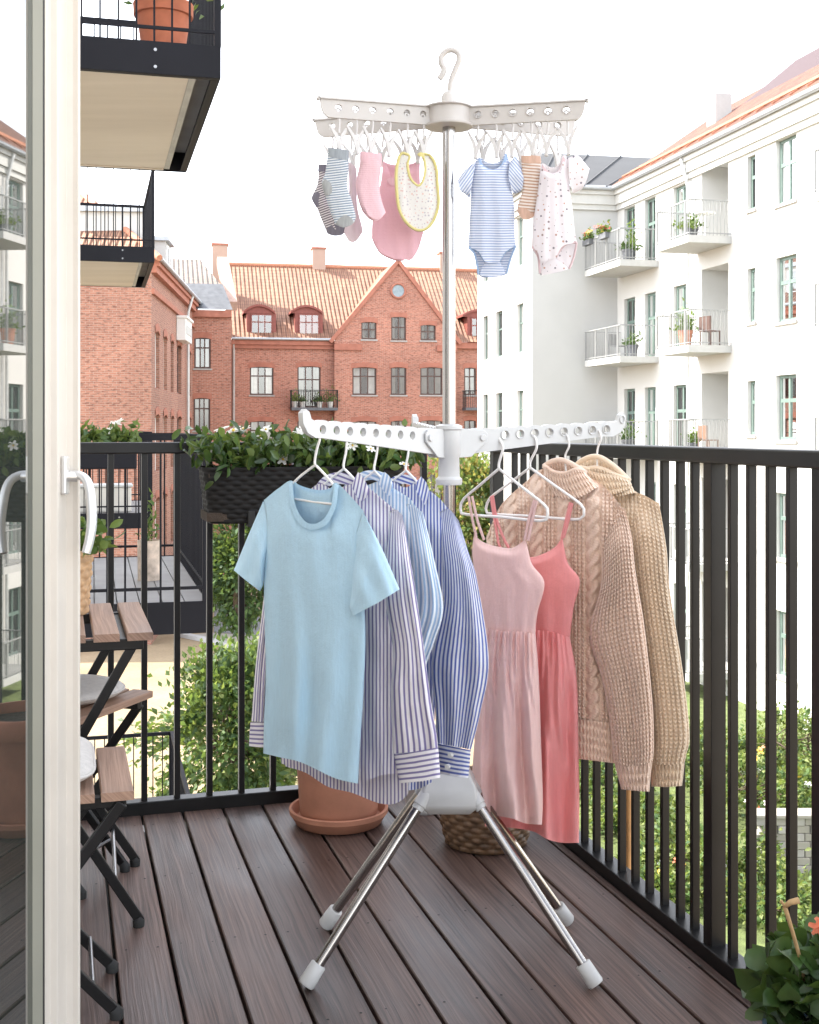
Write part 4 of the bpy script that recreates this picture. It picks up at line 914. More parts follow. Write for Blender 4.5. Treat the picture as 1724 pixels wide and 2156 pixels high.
def sweater(pl, label, mat, body, hem, slv, cuff, necks, seed, cable=True, cab=.085, c0=0.):
    t = thing('knit_sweater', label, 'sweater', pl.q+np.array([0, 0, .6]))
    kb = knit_cable(.0118, .0092, .0085, cab, c0) if cable else knit_rib(.0118, .0092, .0085)
    panel(t, 'body', mat, pl, Z7(body[0]), Z7(body[1]), Z7(body[2]), Z7(body[3]), T=.033, nu=240, nv=230, fold=folds(seed, 4, .006, 1, .8, 2.5), knit=kb, tv=.1)
    if hem: panel(t, 'hem', mat, pl, Z7(hem[0]), Z7(hem[1]), Z7(hem[2]), Z7(hem[3]), T=.035, nu=200, nv=40, knit=knit_rib(.0105, .02, .0055), tv=0, off=.001)
    panel(t, 'sleeve', mat, pl, Z7(slv[0]), Z7(slv[1]), Z7(slv[2]), Z7(slv[3]), T=.037, nu=130, nv=300, fold=folds(seed+5, 4, .006, 1, .6, 2), knit=knit_rib(.0118, .0092, .0095), off=.024, tv=.16, orp=.1, uv='param')
    panel(t, 'cuff', mat, pl, Z7(cuff[0]), Z7(cuff[1]), Z7(cuff[2]), Z7(cuff[3]), T=.034, nu=110, nv=30, knit=knit_rib(.0098, .02, .0065), off=.024, tv=0, uv='param')
    for k, (a, b, c, d, th, of, bt) in enumerate(necks): panel(t, 'collar', mat, pl, Z7(a), Z7(b), Z7(c), Z7(d), kback=True, T=th, btop=Z7(bt) if bt else None, nu=150, nv=60, knit=knit_rib(.0088, .02, .0050), off=of, tv=.0, uv='param'); cord(t, 'rim', mat, pl, Z7(a), .0065, of+.004, 40); (bt and cord(t, 'rim', mat, pl, Z7(bt), .0065, of-.004, 40))
    return t
sweater(plr[3], 'cream roll-neck knit sweater at the outer end of the right arm', M['knit_cream'],
    ([(520,560),(620,450),(700,400),(790,420),(880,415),(960,470)], [(960,800),(940,1200),(955,1500)], [(560,1660),(760,1675),(965,1690)], [(530,900),(540,1300)]), None,
    ([(850,500),(910,436),(1012,482)], [(1046,690),(1064,900),(1120,1250),(1153,1550),(1138,1650)], [(955,1690),(1045,1700),(1128,1692)], [(880,780),(905,1060),(935,1350)]),
    ([(966,1690),(1045,1698),(1130,1690)], [(1124,1750)], [(976,1800),(1050,1802),(1118,1797)], [(972,1750)]),
    [([(650,330),(730,320),(860,372)], [(885,400)], [(690,440),(780,455),(900,432)], [(670,390)], .045, .0, None), ([(612,322),(655,318),(720,338),(800,350),(872,376)], [(884,392)], [(690,398),(730,432),(800,440),(880,410)], [(640,362)], .050, .004, [(612,322),(652,282),(722,264),(796,304),(872,376)])], 42, cable=False)
sweater(plr[2], 'pinkish beige cable-knit sweater hanging between coral dress and cream sweater', M['knit_rose'],
    ([(205,640),(275,490),(380,390),(470,322),(570,380),(700,368),(790,440),(850,520)], [(800,690),(705,1080),(748,1280),(775,1400)], [(330,1470),(560,1480),(640,1485),(790,1500)], [(230,900),(260,1250)]),
    ([(330,1472),(560,1482),(640,1487),(792,1502)], [(800,1600)], [(350,1650),(560,1662),(640,1672),(806,1692)], [(338,1560)]),
    ([(742,590),(800,500),(852,505)], [(884,640),(902,800),(944,1060),(980,1400),(987,1600)], [(800,1690),(890,1706),(982,1682)], [(742,850),(688,1090),(745,1300),(782,1500)]),
    ([(803,1690),(890,1704),(980,1684)], [(972,1750)], [(835,1813),(900,1820),(966,1824)], [(818,1750)]),
    [([(476,308),(520,338),(575,345),(625,328),(668,338)], [(700,372)], [(500,440),(580,462),(650,450),(728,404)], [(478,370)], .042, .004, [(476,308),(510,288),(555,280),(604,298),(668,338)])], 41, cab=.088, c0=.03)
# ================================================================== baby clothes on the pegs
def flatY(Y): return Plane(0, Y, (1, .0))
def sock(label, Y, mat, conv_, top, right, bottom, left, cuffm=None, cuff=None, heelm=None, heel=None, toem=None, toe=None, seed=1, T=.010, rot=0):
    pl = flatY(Y); t = thing('baby_sock', label, 'sock', (float(P(np.mean([p[0] for p in conv_(top)]), 0, Y)[0]), Y, 1.55), group='baby socks pegged on the rack')
    panel(t, 'leg', mat, pl, conv_(top), conv_(right), conv_(bottom), conv_(left), T=T, nu=26, nv=44, fold=folds(seed, 3, .002, .6, .8, 2), wr=wrinkle(seed, .0007, 10, 40, 160), tv=0, shape=.4, rot=rot)
    for nm, mt, sh, of in (('cuff', cuffm, cuff, .0006), ('heel', heelm, heel, .0022), ('toe', toem, toe, .0015)):
        if sh: panel(t, nm, mt, pl, conv_(sh[0]), conv_(sh[1]), conv_(sh[2]), conv_(sh[3]), T=T*(1.0 if nm != 'heel' else .75), nu=20, nv=14, off=of, tv=0, shape=.4, wr=wrinkle(seed+2, .0005, 10, 40, 160))
    return t
yF = lambda arr, i: float(arr[i][1])
sock('dark grey striped baby sock behind the blue-grey one', yF(PBL,0)-.004, M['sock_dark'], B4, [(166,726),(252,730)], [(245,900),(258,1100),(360,1280),(440,1370)], [(262,1470),(340,1497),(430,1480),(462,1410)], [(155,930),(92,1090),(150,1200),(215,1370)],
     M['dark_heel'], ([(165,724),(254,728)], [(252,780)], [(160,802),(250,808)], [(163,760)]), M['dark_heel'], ([(125,1020),(190,1040),(250,1090)], [(250,1130)], [(140,1190),(190,1180),(240,1150)], [(91,1095)]), M['dark_heel'], ([(245,1420),(320,1375),(400,1370),(450,1390)], [(462,1410)], [(270,1480),(340,1499),(430,1482),(462,1412)], [(252,1455)]), 51, rot=.35)
sock('pale lilac-pink baby sock pegged behind, without stripes', yF(PBL,1)-.002, M['sock_pale'], B4, [(488,690),(580,766)], [(580,1000),(590,1200),(643,1420)], [(438,1465),(500,1558),(570,1556),(636,1470)], [(495,1000),(492,1200),(452,1400)], seed=52)
sock('blue-grey and white striped baby sock with grey heel at the arm tip', yF(PFL,0)-.006, M['sock_grey'], B4, [(270,545),(380,560),(494,580)], [(490,800),(478,960),(532,1130),(570,1290)], [(345,1368),(440,1403),(530,1368),(569,1310)], [(242,800),(203,930),(240,1065),(290,1220)],
     M['grey_cuff'], ([(269,543),(380,558),(496,578)], [(494,640)], [(264,640),(380,668),(494,685)], [(266,590)]), M['grey_heel'], ([(232,880),(270,905),(330,945)], [(356,975)], [(238,1065),(280,1060),(330,1010)], [(202,940)]), M['grey_heel'], ([(345,1372),(400,1300),(470,1275),(548,1325)], [(562,1340)], [(370,1385),(440,1406),(520,1378),(556,1345)], [(352,1378)]), 53, rot=.12)
sock('ribbed pink baby sock, nearer of the pink pair', yF(PFL,2)-.008, M['sock_pink'], B4, [(618,588),(720,600),(842,612)], [(846,720),(824,950),(850,1120),(890,1240)], [(655,1215),(740,1300),(820,1320),(890,1250)], [(622,720),(576,930),(600,1090)],
     M['pink_cuff'], ([(616,586),(720,598),(845,610)], [(852,660)], [(612,690),(720,712),(848,722)], [(612,640)]), seed=54, T=.013)
sock('ribbed pink baby sock half hidden behind its twin', yF(PFL,2)+.018, M['sock_pink'], B4, [(622,600),(720,610),(836,620)], [(836,720),(818,950),(840,1120),(860,1230)], [(640,1240),(720,1322),(800,1335),(860,1270)], [(610,720),(570,940),(594,1110)], seed=55)
sock('beige and white striped baby sock with brown heel', yF(PFR,3)-.006, M['sock_beige'], C5, [(812,606),(905,598),(1006,608)], [(1022,800),(1056,940),(1024,1060),(962,1180)], [(772,1175),(820,1245),(870,1256),(930,1232),(962,1190)], [(820,800),(826,950),(776,1110)],
     M['beige_cuff'], ([(811,604),(905,596),(1008,606)], [(1014,640)], [(812,674),(905,682),(1018,672)], [(810,640)]), M['brown_heel'], ([(935,945),(970,905),(1022,870)], [(1056,930)], [(960,985),(1000,1005),(1036,1010)], [(945,965)]), M['beige_cuff'], ([(776,1140),(840,1140),(900,1165),(962,1180)], [(960,1195)], [(776,1182),(822,1247),(872,1258),(930,1234),(960,1198)], [(770,1160)]), 56, rot=-.1)
# pink bodysuit
pl = flatY(yF(PBL,3)-.006); t = thing('baby_bodysuit', 'plain pink sleeveless baby bodysuit hanging behind the bib', 'bodysuit', (0.02, pl.q[1], 1.5), group='baby bodysuits pegged on the rack')
panel(t, 'body', M['body_pink'], pl, B4([(858,690),(900,735),(960,870),(1040,900),(1120,800),(1210,700),(1262,690)]), B4([(1262,900),(1290,1300),(1296,1420)]), B4([(740,1500),(790,1600),(845,1682),(980,1742),(1090,1752),(1165,1755),(1240,1650),(1297,1470)]), B4([(840,900),(760,1250),(742,1400)]),
      T=.022, nu=70, nv=70, fold=folds(61, 5, .005, .8, 1, 4), wr=wrinkle(61, .001), ux=True, btop=B4([(858,690),(930,720),(1000,730),(1100,730),(1180,715),(1262,690)]))
cord(t, 'trim', M['pink_cuff'], pl, B4([(740,1500),(790,1610),(850,1690),(985,1752),(1090,1758)]), .0022, .004)
panel(t, 'patch', M['pink_cuff'], pl, B4([(906,885),(950,868),(1005,880)]), B4([(1010,915)]), B4([(915,925),(950,955),(1000,950)]), B4([(904,905)]), T=.003, nu=12, nv=8, off=.018, tv=0)
# bib
pl = flatY(yF(PFL,4)-.008); t = thing('baby_bib', 'white printed baby bib with yellow binding', 'bib', (.03, pl.q[1], 1.6))
outer = [(1036,640),(1010,760),(1003,880),(1012,1050),(1035,1200),(1090,1320),(1170,1405),(1245,1435),(1320,1425),(1390,1360),(1440,1250),(1462,1130),(1450,950),(1442,800),(1415,700),(1378,640)]
inner = [(1100,612),(1150,640),(1128,720),(1135,800),(1165,890),(1240,958),(1290,910),(1318,800),(1310,700),(1290,625),(1330,618)]
panel(t, 'panel', M['bib_print'], pl, B4([(1036,640)]+inner+[(1378,640)]), B4(outer[9:15][::-1]), B4(outer[4:10]), B4(outer[1:4]), T=.004, nu=90, nv=50, fold=folds(63, 4, .003, .6, .8, 2), tv=0)
cord(t, 'trim', M['bib_trim'], pl, B4(outer), .0034, .002, 90); cord(t, 'trim', M['bib_trim'], pl, B4([(1036,640),(1068,606)]+inner+[(1356,622),(1378,640)]), .0030, .002, 80)
panel(t, 'tab', M['bib_trim'], pl, B4([(1230,615),(1265,596),(1305,606)]), B4([(1312,640)]), B4([(1250,640),(1280,650),(1308,660)]), B4([(1236,630)]), T=.003, nu=12, nv=8, off=.006, tv=0)
def bodysuit(label, Y, mat, trimm, cv, top, right, bottom, left, bbot, btop, slv, collar, trims, flap, seed, sr):
    pl = flatY(Y); t = thing('baby_bodysuit', label, 'bodysuit', (.25, Y, 1.5), group='baby bodysuits pegged on the rack')
    panel(t, 'body', mat, pl, cv(top), cv(right), cv(bottom), cv(left), T=.018, nu=80, nv=80, fold=folds(seed, 5, .0032, .7, 1, 4), wr=wrinkle(seed, .0010), ux=True, bbottom=cv(bbot), btop=cv(btop))
    for k, s in enumerate(slv): panel(t, 'sleeve', mat, pl, cv(s[0]), cv(s[1]), cv(s[2]), cv(s[3]), T=.016, nu=26, nv=24, fold=folds(seed+6+k, 3, .003, .6, .8, 2), tv=0, off=.002 if k == 0 else .004, rot=sr[k])
    panel(t, 'collar', trimm, pl, cv(collar[0]), cv(collar[1]), cv(collar[2]), cv(collar[3]), T=.0025, nu=40, nv=8, off=.007, tv=0)
    for tr in trims: cord(t, 'trim', trimm, pl, cv(tr), .0024, .006, 30)
    panel(t, 'snap_flap', mat, pl, cv(flap[0]), cv(flap[1]), cv(flap[2]), cv(flap[3]), T=.005, nu=24, nv=14, off=.006, tv=0)
    return t
bodysuit('blue and white striped short-sleeved baby bodysuit', yF(PFR,1)-.008, M['body_blue'], M['blue_trim'], C5,
    [(318,690),(385,616),(430,702),(520,742),(600,702),(655,576),(694,670)], [(690,830),(738,1100),(744,1350),(752,1460)], [(272,1540),(370,1582),(445,1688),(520,1698),(590,1682),(645,1592),(757,1522)], [(300,950),(284,1250),(276,1430)],
    [(272,1540),(330,1600),(372,1820),(500,1846),(660,1812),(705,1650),(757,1522)], [(318,690),(385,616),(440,655),(520,676),(600,650),(655,576),(694,670)],
    [([(350,655),(318,830),(288,1042)], [(248,1005)], [(157,858),(188,962),(222,985)], [(240,745)]), ([(692,668),(684,830),(732,990)], [(765,985)], [(838,760),(832,880),(806,972)], [(758,612)])],
    ([(385,616),(430,702),(520,742),(600,702),(655,576)], [(668,600)], [(372,650),(418,735),(520,772),(612,732),(676,620)], [(378,632)]),
    [[(272,1540),(370,1582),(445,1688)], [(757,1522),(645,1592),(590,1682)], [(272,1540),(330,1600),(360,1720),(372,1820)], [(757,1522),(705,1650),(660,1812)]],
    ([(445,1690),(520,1678),(590,1690)], [(630,1750)], [(376,1822),(500,1846),(660,1812)], [(405,1750)]), 71, (.95, -.85))
bodysuit('white short-sleeved baby bodysuit with tiny print and pink edging', yF(PFR,5)-.008, M['body_print'], M['pale_trim'], C5,
    [(1012,690),(1040,690),(1070,742),(1130,782),(1200,740),(1240,600),(1300,630)], [(1300,850),(1334,1130),(1360,1380)], [(920,1530),(985,1600),(1010,1680),(1090,1665),(1168,1642),(1235,1530),(1380,1490)], [(990,900),(950,1180),(925,1400)],
    [(920,1530),(985,1640),(1003,1808),(1060,1820),(1302,1760),(1350,1640),(1380,1490)], [(1012,690),(1040,680),(1090,712),(1140,722),(1200,690),(1240,600),(1300,630)],
    [([(1296,625),(1305,850),(1342,985)], [(1396,965)], [(1512,735),(1482,850),(1440,938)], [(1385,595),(1455,665)])],
    ([(1030,690),(1070,742),(1130,782),(1200,740),(1240,600)], [(1256,620)], [(1024,725),(1062,772),(1132,812),(1214,762),(1268,640)], [(1026,706)]),
    [[(920,1530),(985,1600),(1010,1680)], [(1380,1490),(1290,1500),(1225,1550),(1168,1642)], [(1380,1490),(1350,1640),(1302,1760)], [(920,1530),(985,1640),(1003,1808)]],
    ([(1040,1712),(1100,1665),(1170,1662)], [(1240,1705)], [(1003,1808),(1060,1820),(1302,1760)], [(1015,1760)]), 72, (0, 0))
# ================================================================== things standing on our balcony
def circ(cx, cy, r): return lambda t: (cx+r*math.cos(2*PI*t), cy+r*math.sin(2*PI*t))
# terracotta pot and saucer
cx, cy = P(713, 0, 3.505)[0], 3.505
t = thing('flower_pot', 'large terracotta pot standing in a saucer behind the hanging shirts', 'flower pot', (cx, cy, .02))
MB().lathe((cx, cy, 0), [(.100,.022),(.112,.03),(.118,.12),(.128,.25),(.133,.27),(.142,.272),(.144,.276),(.144,.325),(.140,.33),(.130,.33),(.127,.30)], 48, cap=False).build('body', M['terracotta'], t, 40)
MB().lathe((cx, cy, 0), [(.02,.297),(.128,.30)], 48, cap=False).build('soil', M['soil'], t, 40)
t2 = thing('plant_saucer', 'round terracotta saucer under the large terracotta pot', 'saucer', (cx, cy, 0))
MB().lathe((cx, cy, 0), [(.118,.002),(.124,.004),(.140,.030),(.1425,.032),(.1435,.045),(.140,.048),(.135,.046),(.124,.018),(.01,.016)], 56).build('dish', M['terracotta'], t2, 40)
# wicker basket
cx, cy = P(1023, 0, 3.33)[0], 3.335
t = thing('wicker_basket', 'round brown woven basket on the deck behind the rack legs', 'basket', (cx, cy, 0))
sc = lambda v: .86+.16*math.sin(min(1, v*1.15)*PI*.62)
woven(t, 'body', M['wicker_brown'], circ(cx, cy, .124), .002, .165, 11, 34, .0075, sc)
MB().tube([(cx+.124*sc(1)*math.cos(a), cy+.124*sc(1)*math.sin(a), .168) for a in np.linspace(0, 2*PI, 41)], .009, 8, cap=False).build('rim', M['wicker_brown'], t, 180)
MB().lathe((cx, cy, 0), [(.02,.05),(.118,.055)], 32, cap=False).build('lining', M['soil'], t)
# zinc bucket behind
cx, cy = P(893, 0, 3.66)[0], 3.62
t = thing('zinc_bucket', 'small grey zinc bucket on the deck between terracotta pot and basket', 'bucket', (cx, cy, 0))
MB().lathe((cx, cy, 0), [(.055,.0),(.058,.004),(.058,.012),(.056,.016),(.066,.12),(.070,.124),(.070,.132),(.064,.132),(.060,.10),(.01,.10)], 36).build('body', M['zinc_light'], t, 40)
n = 140; C = np.c_[rng.normal(cx, .04, n), rng.normal(cy, .04, n), rng.uniform(.13, .24, n)]
leaves('foliage', C, np.c_[C[:, :2]-[cx, cy], np.full(n, .06)]*12, .05, .022, [M['leaf_dark'], M['leaf_mid']], t)
# planter with gardenias hung on the front rail
pc = BF(-.64, -.105, 0); t = thing('hanging_planter', 'long black woven planter with white-flowered green plant hooked on the railing', 'planter', (pc[0], pc[1], .87))
woven(t, 'box', M['wicker_black'], rrect(pc[0], pc[1], .300, .088, ANG, 7), .868, 1.030, 12, 66, .0035, lambda v: .93+.07*v)
MB(BF).box(-.93, -.35, -.185, -.025, .875, .90).box(-.925, -.355, -.18, -.03, 1.0, 1.012).build('soil', M['soil'], t)
MB(BF).box(-.815, -.795, -.200, -.193, .862, .905).box(-.815, -.795, -.2, -.15, .858, .865).build('bracket', M['gasket'], t, bevel=.002)
cs = []; ds = []
for i in range(44):
    a = rng.uniform(-.945, -.315); b = rng.uniform(-.19, -.03); h = rng.uniform(1.035, 1.105); k = 34
    p = np.array(BF(a, b, h)); cs.append(p+rng.normal(0, 1, (k, 3))*np.array([.036, .036, .022])); d = rng.normal(0, .5, (k, 3))+np.array([0, -.3, .5]); ds.append(d)
cs = np.vstack(cs); ds = np.vstack(ds)
leaves('foliage', cs, ds, .044, .020, [M['leaf_dark'], M['leaf_mid'], M['leaf_light']], t, round_=True, wts=[.34, .40, .26])
for i in range(16):
    mb = MB()
    a = rng.uniform(-.95, -.33); p = np.array(BF(a, rng.uniform(-.17, -.05), 1.0)); mb.tube(crs([p, p+np.array([rng.normal(0,.02), -.01, .06]), p+np.array([rng.normal(0,.05), -.02, .105])], 8), .0022, 5).build('stem', M['stem_green'], t, 180)
for px, py, r in [(468,905,.026),(492,908,.030),(512,905,.027),(596,968,.020),(628,916,.022),(742,938,.018),(640,900,.018),(598,958,.014),(548,918,.016),(850,978,.018),(560,905,.02),(690,925,.018),(780,945,.016),(480,925,.016)]:
    p = P(px, py, 3.53 if py > 930 else 3.60); flower(t, 'flower', M['white_petal'], p, r*.95, 6, M['yellow_petal'])
# folding table ---------------------------------------------------------------------------------
def slat_board(mb_uv, a0, a1, b0, b1, z0, z1, fr):
    pass
def boards(name, lst, parent, fr, mat, along='b'):
    vs = []; fs = []; uv = []
    for a0, a1, b0, b1, z0, z1 in lst:
        k = len(vs); r = .0022
        sec = [(a0, z0), (a1, z0), (a1, z1-r), (a1-r, z1), (a0+r, z1), (a0, z1-r)] if along == 'b' else [(b0, z0), (b1, z0), (b1, z1-r), (b1-r, z1), (b0+r, z1), (b0, z1-r)]
        ends = (b0, b1) if along == 'b' else (a0, a1)
        for e in ends:
            for s, z in sec:
                vs.append(fr(s, e, z) if along == 'b' else fr(e, s, z)); uv.append((e, s+z))
        fs += [(k+5, k+4, k+3, k+2, k+1, k), tuple(range(k+6, k+12))]+[(k+i, k+(i+1) % 6, k+6+(i+1) % 6, k+6+i) for i in range(6)]
    me = bpy.data.meshes.new(name); me.from_pydata(vs, [], fs); l = me.uv_layers.new(name='UVMap')
    l.data.foreach_set('uv', np.array([uv[lp.vertex_index] for lp in me.loops], np.float32).ravel())
    bm = bmesh.new(); bm.from_mesh(me); bmesh.ops.recalc_face_normals(bm, faces=bm.faces); bm.to_mesh(me); bm.free()
    return link_mesh(name, me, mat, parent)
t = thing('folding_table', 'folding bistro table with wooden slat top and crossed black legs by the railing', 'table', BF(-1.35, -.54, 0))
for i in range(6): boards('slat', [(-1.125-.0755*i-.058, -1.125-.0755*i, -.80, -.29, .652, .67)], t, BF, M['slat_wood'])
MB(BF).box(-1.56, -1.145, -.765, -.74, .625, .6515).box(-1.56, -1.145, -.35, -.325, .625, .6515).box(-1.20, -1.18, -.7402, -.3498, .628, .648).build('frame', M['black_metal'], t, bevel=.002)
def xlegs(t, pairs, fr, w=.022, h=.012, foot=True, name='leg'):
    for (a0, z0), (a1, z1), b in pairs:
        lg = MB(fr).bar((a0, b, z0), (a1, b, z1), h, w, (0, 0, 1)).build(name, M['black_metal'], t, bevel=.002)
        if foot: MB(fr).tube([(a1-.004, b, .0), (a1-.004, b, .012), (a1-.008, b, .02)], [.013, .014, .011], 12).build('foot', M['gasket'], lg, 40)
xlegs(t, [((-1.165,.64),(-1.52,.012),-.755), ((-1.165,.64),(-1.52,.012),-.335), ((-1.545,.64),(-1.155,.012),-.815), ((-1.545,.64),(-1.14,.012),-.42)], BF)
mb = MB(BF); mb.tube([(-1.21,-.815,.10),(-1.20,-.42,.10)], .005, 8).tube([(-1.46,-.755,.10),(-1.46,-.335,.10)], .005, 8).build('stretcher', M['steel_dark'], t, 60)
# bistro chairs
def chair(label, fr, n=5, sa=.35, sb=.34, z=.45, cushion=None, back=True, group='folding bistro chairs'):
    """seat from a=-sa..0 and b=0..sb in the local frame; legs cross in the a-z plane"""
    t = thing('bistro_chair', label, 'chair', fr(-sa/2, sb/2, 0), group=group)
    w = (sa-.012*(n-1))/n
    for i in range(n): boards('slat', [(-i*(w+.012)-w, -i*(w+.012), 0, sb, z-.017, z)], t, fr, M['slat_wood'])
    MB(fr).box(-sa+.01, -.012, .035, .055, z-.04, z-.0175).box(-sa+.01, -.012, sb-.055, sb-.035, z-.04, z-.0175).build('seat_frame', M['black_metal'], t, bevel=.002)
    xlegs(t, [((-.02,z-.03),(-sa+.02,.012),.03), ((-.02,z-.03),(-sa+.02,.012),sb-.03)], fr)
    for b in (.045, sb-.085):
        lg = MB(fr).bar((-sa-.06, b, .82 if back else z-.02), (-.03, b, .012), .012, .022).build('leg', M['black_metal'], t, bevel=.002)
        MB(fr).tube([(-.03, b, 0), (-.03, b, .012), (-.036, b, .02)], [.013, .014, .011], 12).build('foot', M['gasket'], lg, 40)
    mb = MB(fr); mb.tube([(-.075,.045,.075),(-.075,sb-.085,.075)], .0045, 8).tube([(-sa+.07,.03,.08),(-sa+.07,sb-.03,.08)], .0045, 8).build('stretcher', M['steel_dark'], t, 60)
    if back:
        for zz in (.66, .76): MB(fr).box(-sa-.042-(zz-.66)*.1, -sa-.026-(zz-.66)*.1, .03, sb-.07, zz, zz+.06).build('backrest', M['slat_wood'], t, bevel=.003)
    return t
def loc_frame(a0, b0, ang):
    c, s = math.cos(ang), math.sin(ang)
    return lambda a, b, z: BF(a0+a*c-b*s, b0+a*s+b*c, z)
f2 = loc_frame(-1.197, -1.29, 0); chair('folding bistro chair with wooden slat seat nearest the glass door', f2, back=False)
f1 = loc_frame(-1.285, -.66, R(-36)); chair('folding bistro chair tucked under the far side of the slatted table', f1, back=False, sb=.32)
def cushion(label, fr, a, b, z, ra, rb, th, pw):
    V = []; nu, nv = 48, 14
    for j in range(nv):
        ph = -PI/2+PI*j/(nv-1); c = math.cos(ph)**.45; s = math.sin(ph)
        for i in range(nu):
            q = 2*PI*i/nu; x = math.copysign(abs(math.cos(q))**(2/pw), math.cos(q)); y = math.copysign(abs(math.sin(q))**(2/pw), math.sin(q))
            V.append(fr(a+ra*c*x, b+rb*c*y, z+th*.5+th*.5*s*(1-.25*(c*.9)**6*abs(math.sin(3*q))*.4)))
    V = np.array(V); idx = np.arange(nu*nv).reshape(nv, nu); A = idx[:-1]; B = np.roll(A, -1, 1); Cc = np.roll(idx[1:], -1, 1); D = idx[1:]
    t = thing('seat_cushion', label, 'cushion', V.mean(0), group='grey seat cushions')
    grid_mesh('pad', V, np.stack([A.ravel(), B.ravel(), Cc.ravel(), D.ravel()], 1), None, M['cushion'], t)
    seam = [fr(a+ra*1.005*math.copysign(abs(math.cos(q))**(2/pw), math.cos(q)), b+rb*1.005*math.copysign(abs(math.sin(q))**(2/pw), math.sin(q)), z+th*.5) for q in np.linspace(0, 2*PI, 49)]
    MB().tube(seam, .003, 6, cap=False).build('piping', M['cushion'], t, 180)
cushion('pale grey square cushion on the bistro chair nearest the door', f2, -.235, .17, .451, .165, .165, .05, 5)
cushion('pale grey round cushion on the chair under the table', f1, -.155, .16, .451, .14, .14, .045, 2.2)
# plant in tan woven pot on the table
q = BF(-1.335, -.46, 0); t = thing('potted_plant', 'small green plant in tan woven pot on the slatted table', 'potted plant', (q[0], q[1], .6705))
woven(t, 'pot', M['wicker_tan'], circ(q[0], q[1], .082), .6715, .835, 9, 22, .006, lambda v: .86+.14*v)
MB().lathe((q[0], q[1], 0), [(.01,.815),(.074,.818)], 20, cap=False).build('soil', M['soil'], t)
n = 260; C = np.c_[rng.normal(q[0]+.02, .05, n), rng.normal(q[1], .05, n), rng.uniform(.83, .905, n)]
leaves('foliage', C, np.c_[C[:, :2]-q[:2], np.full(n, .05)]*14, .032, .022, [M['leaf_mid'], M['leaf_light']], t, round_=True)
# big-leaved pot plant, bottom right
cx, cy = .672, 1.93; t = thing('geranium_plant', 'leafy green geranium with dry flower stalk by the right railing', 'potted plant', (cx, cy, 0))
MB().lathe((cx, cy, 0), [(.075,.0),(.08,.004),(.098,.15),(.104,.152),(.105,.178),(.098,.18),(.094,.16),(.02,.16)], 36).build('pot', M['blue_glaze'], t, 40)
n = 330; pts, dr, k = clump_points((cx, cy, .225), (.105, .11, .10), 34, 16, .022, shell=.5)
pts = pts[pts[:, 2] > .10]; dr = pts-np.array([cx, cy, .18]); dr /= np.linalg.norm(dr, axis=1)[:, None]
leaves('foliage', pts, dr, .046, .044, [M['leaf_dark'], M['leaf_mid']], t, bend=.5, up=.6, round_=True, wts=[.6, .4])
for i in range(14): mb = MB(); p = np.array([cx+rng.normal(0,.02), cy+rng.normal(0,.02), .16]); e = pts[rng.integers(len(pts))]; mb.tube(crs([p, (p+e)/2+np.array([0,0,.03]), e], 8), .0035, 6).build('stem', M['stem_green'], t, 180)
MB().tube([P(1692,2062,1.88), P(1682,2010,1.87), P(1668,1960,1.86), P(1652,1908,1.85)], [.0035,.003,.003,.0035], 8).tube([P(1652,1908,1.85), P(1664,1899,1.85), P(1682,1895,1.85)], [.0035,.0045,.005], 7).tube([P(1652,1908,1.85), P(1644,1896,1.85)], .0025, 6).build('flower_stalk', M['dry_stem'], t, 180)
for px, py in ((1730,1944),(1722,1952),(1734,1956)): flower(t, 'flower', M['orange_petal'], P(px, py, 1.9), .014, 5, None)
# bamboo cane outside
q = BF(.085, -.795, 0); mb = MB(); mb.tube([(q[0], q[1], z) for z in np.linspace(-1.2, .95, 40)], [.0085 if i % 5 else .0098 for i in range(40)], 10)
o = mb.build('bamboo_cane', M['bamboo'], None, 60); tag(o, 'tan bamboo cane standing upright outside the right railing', 'cane')
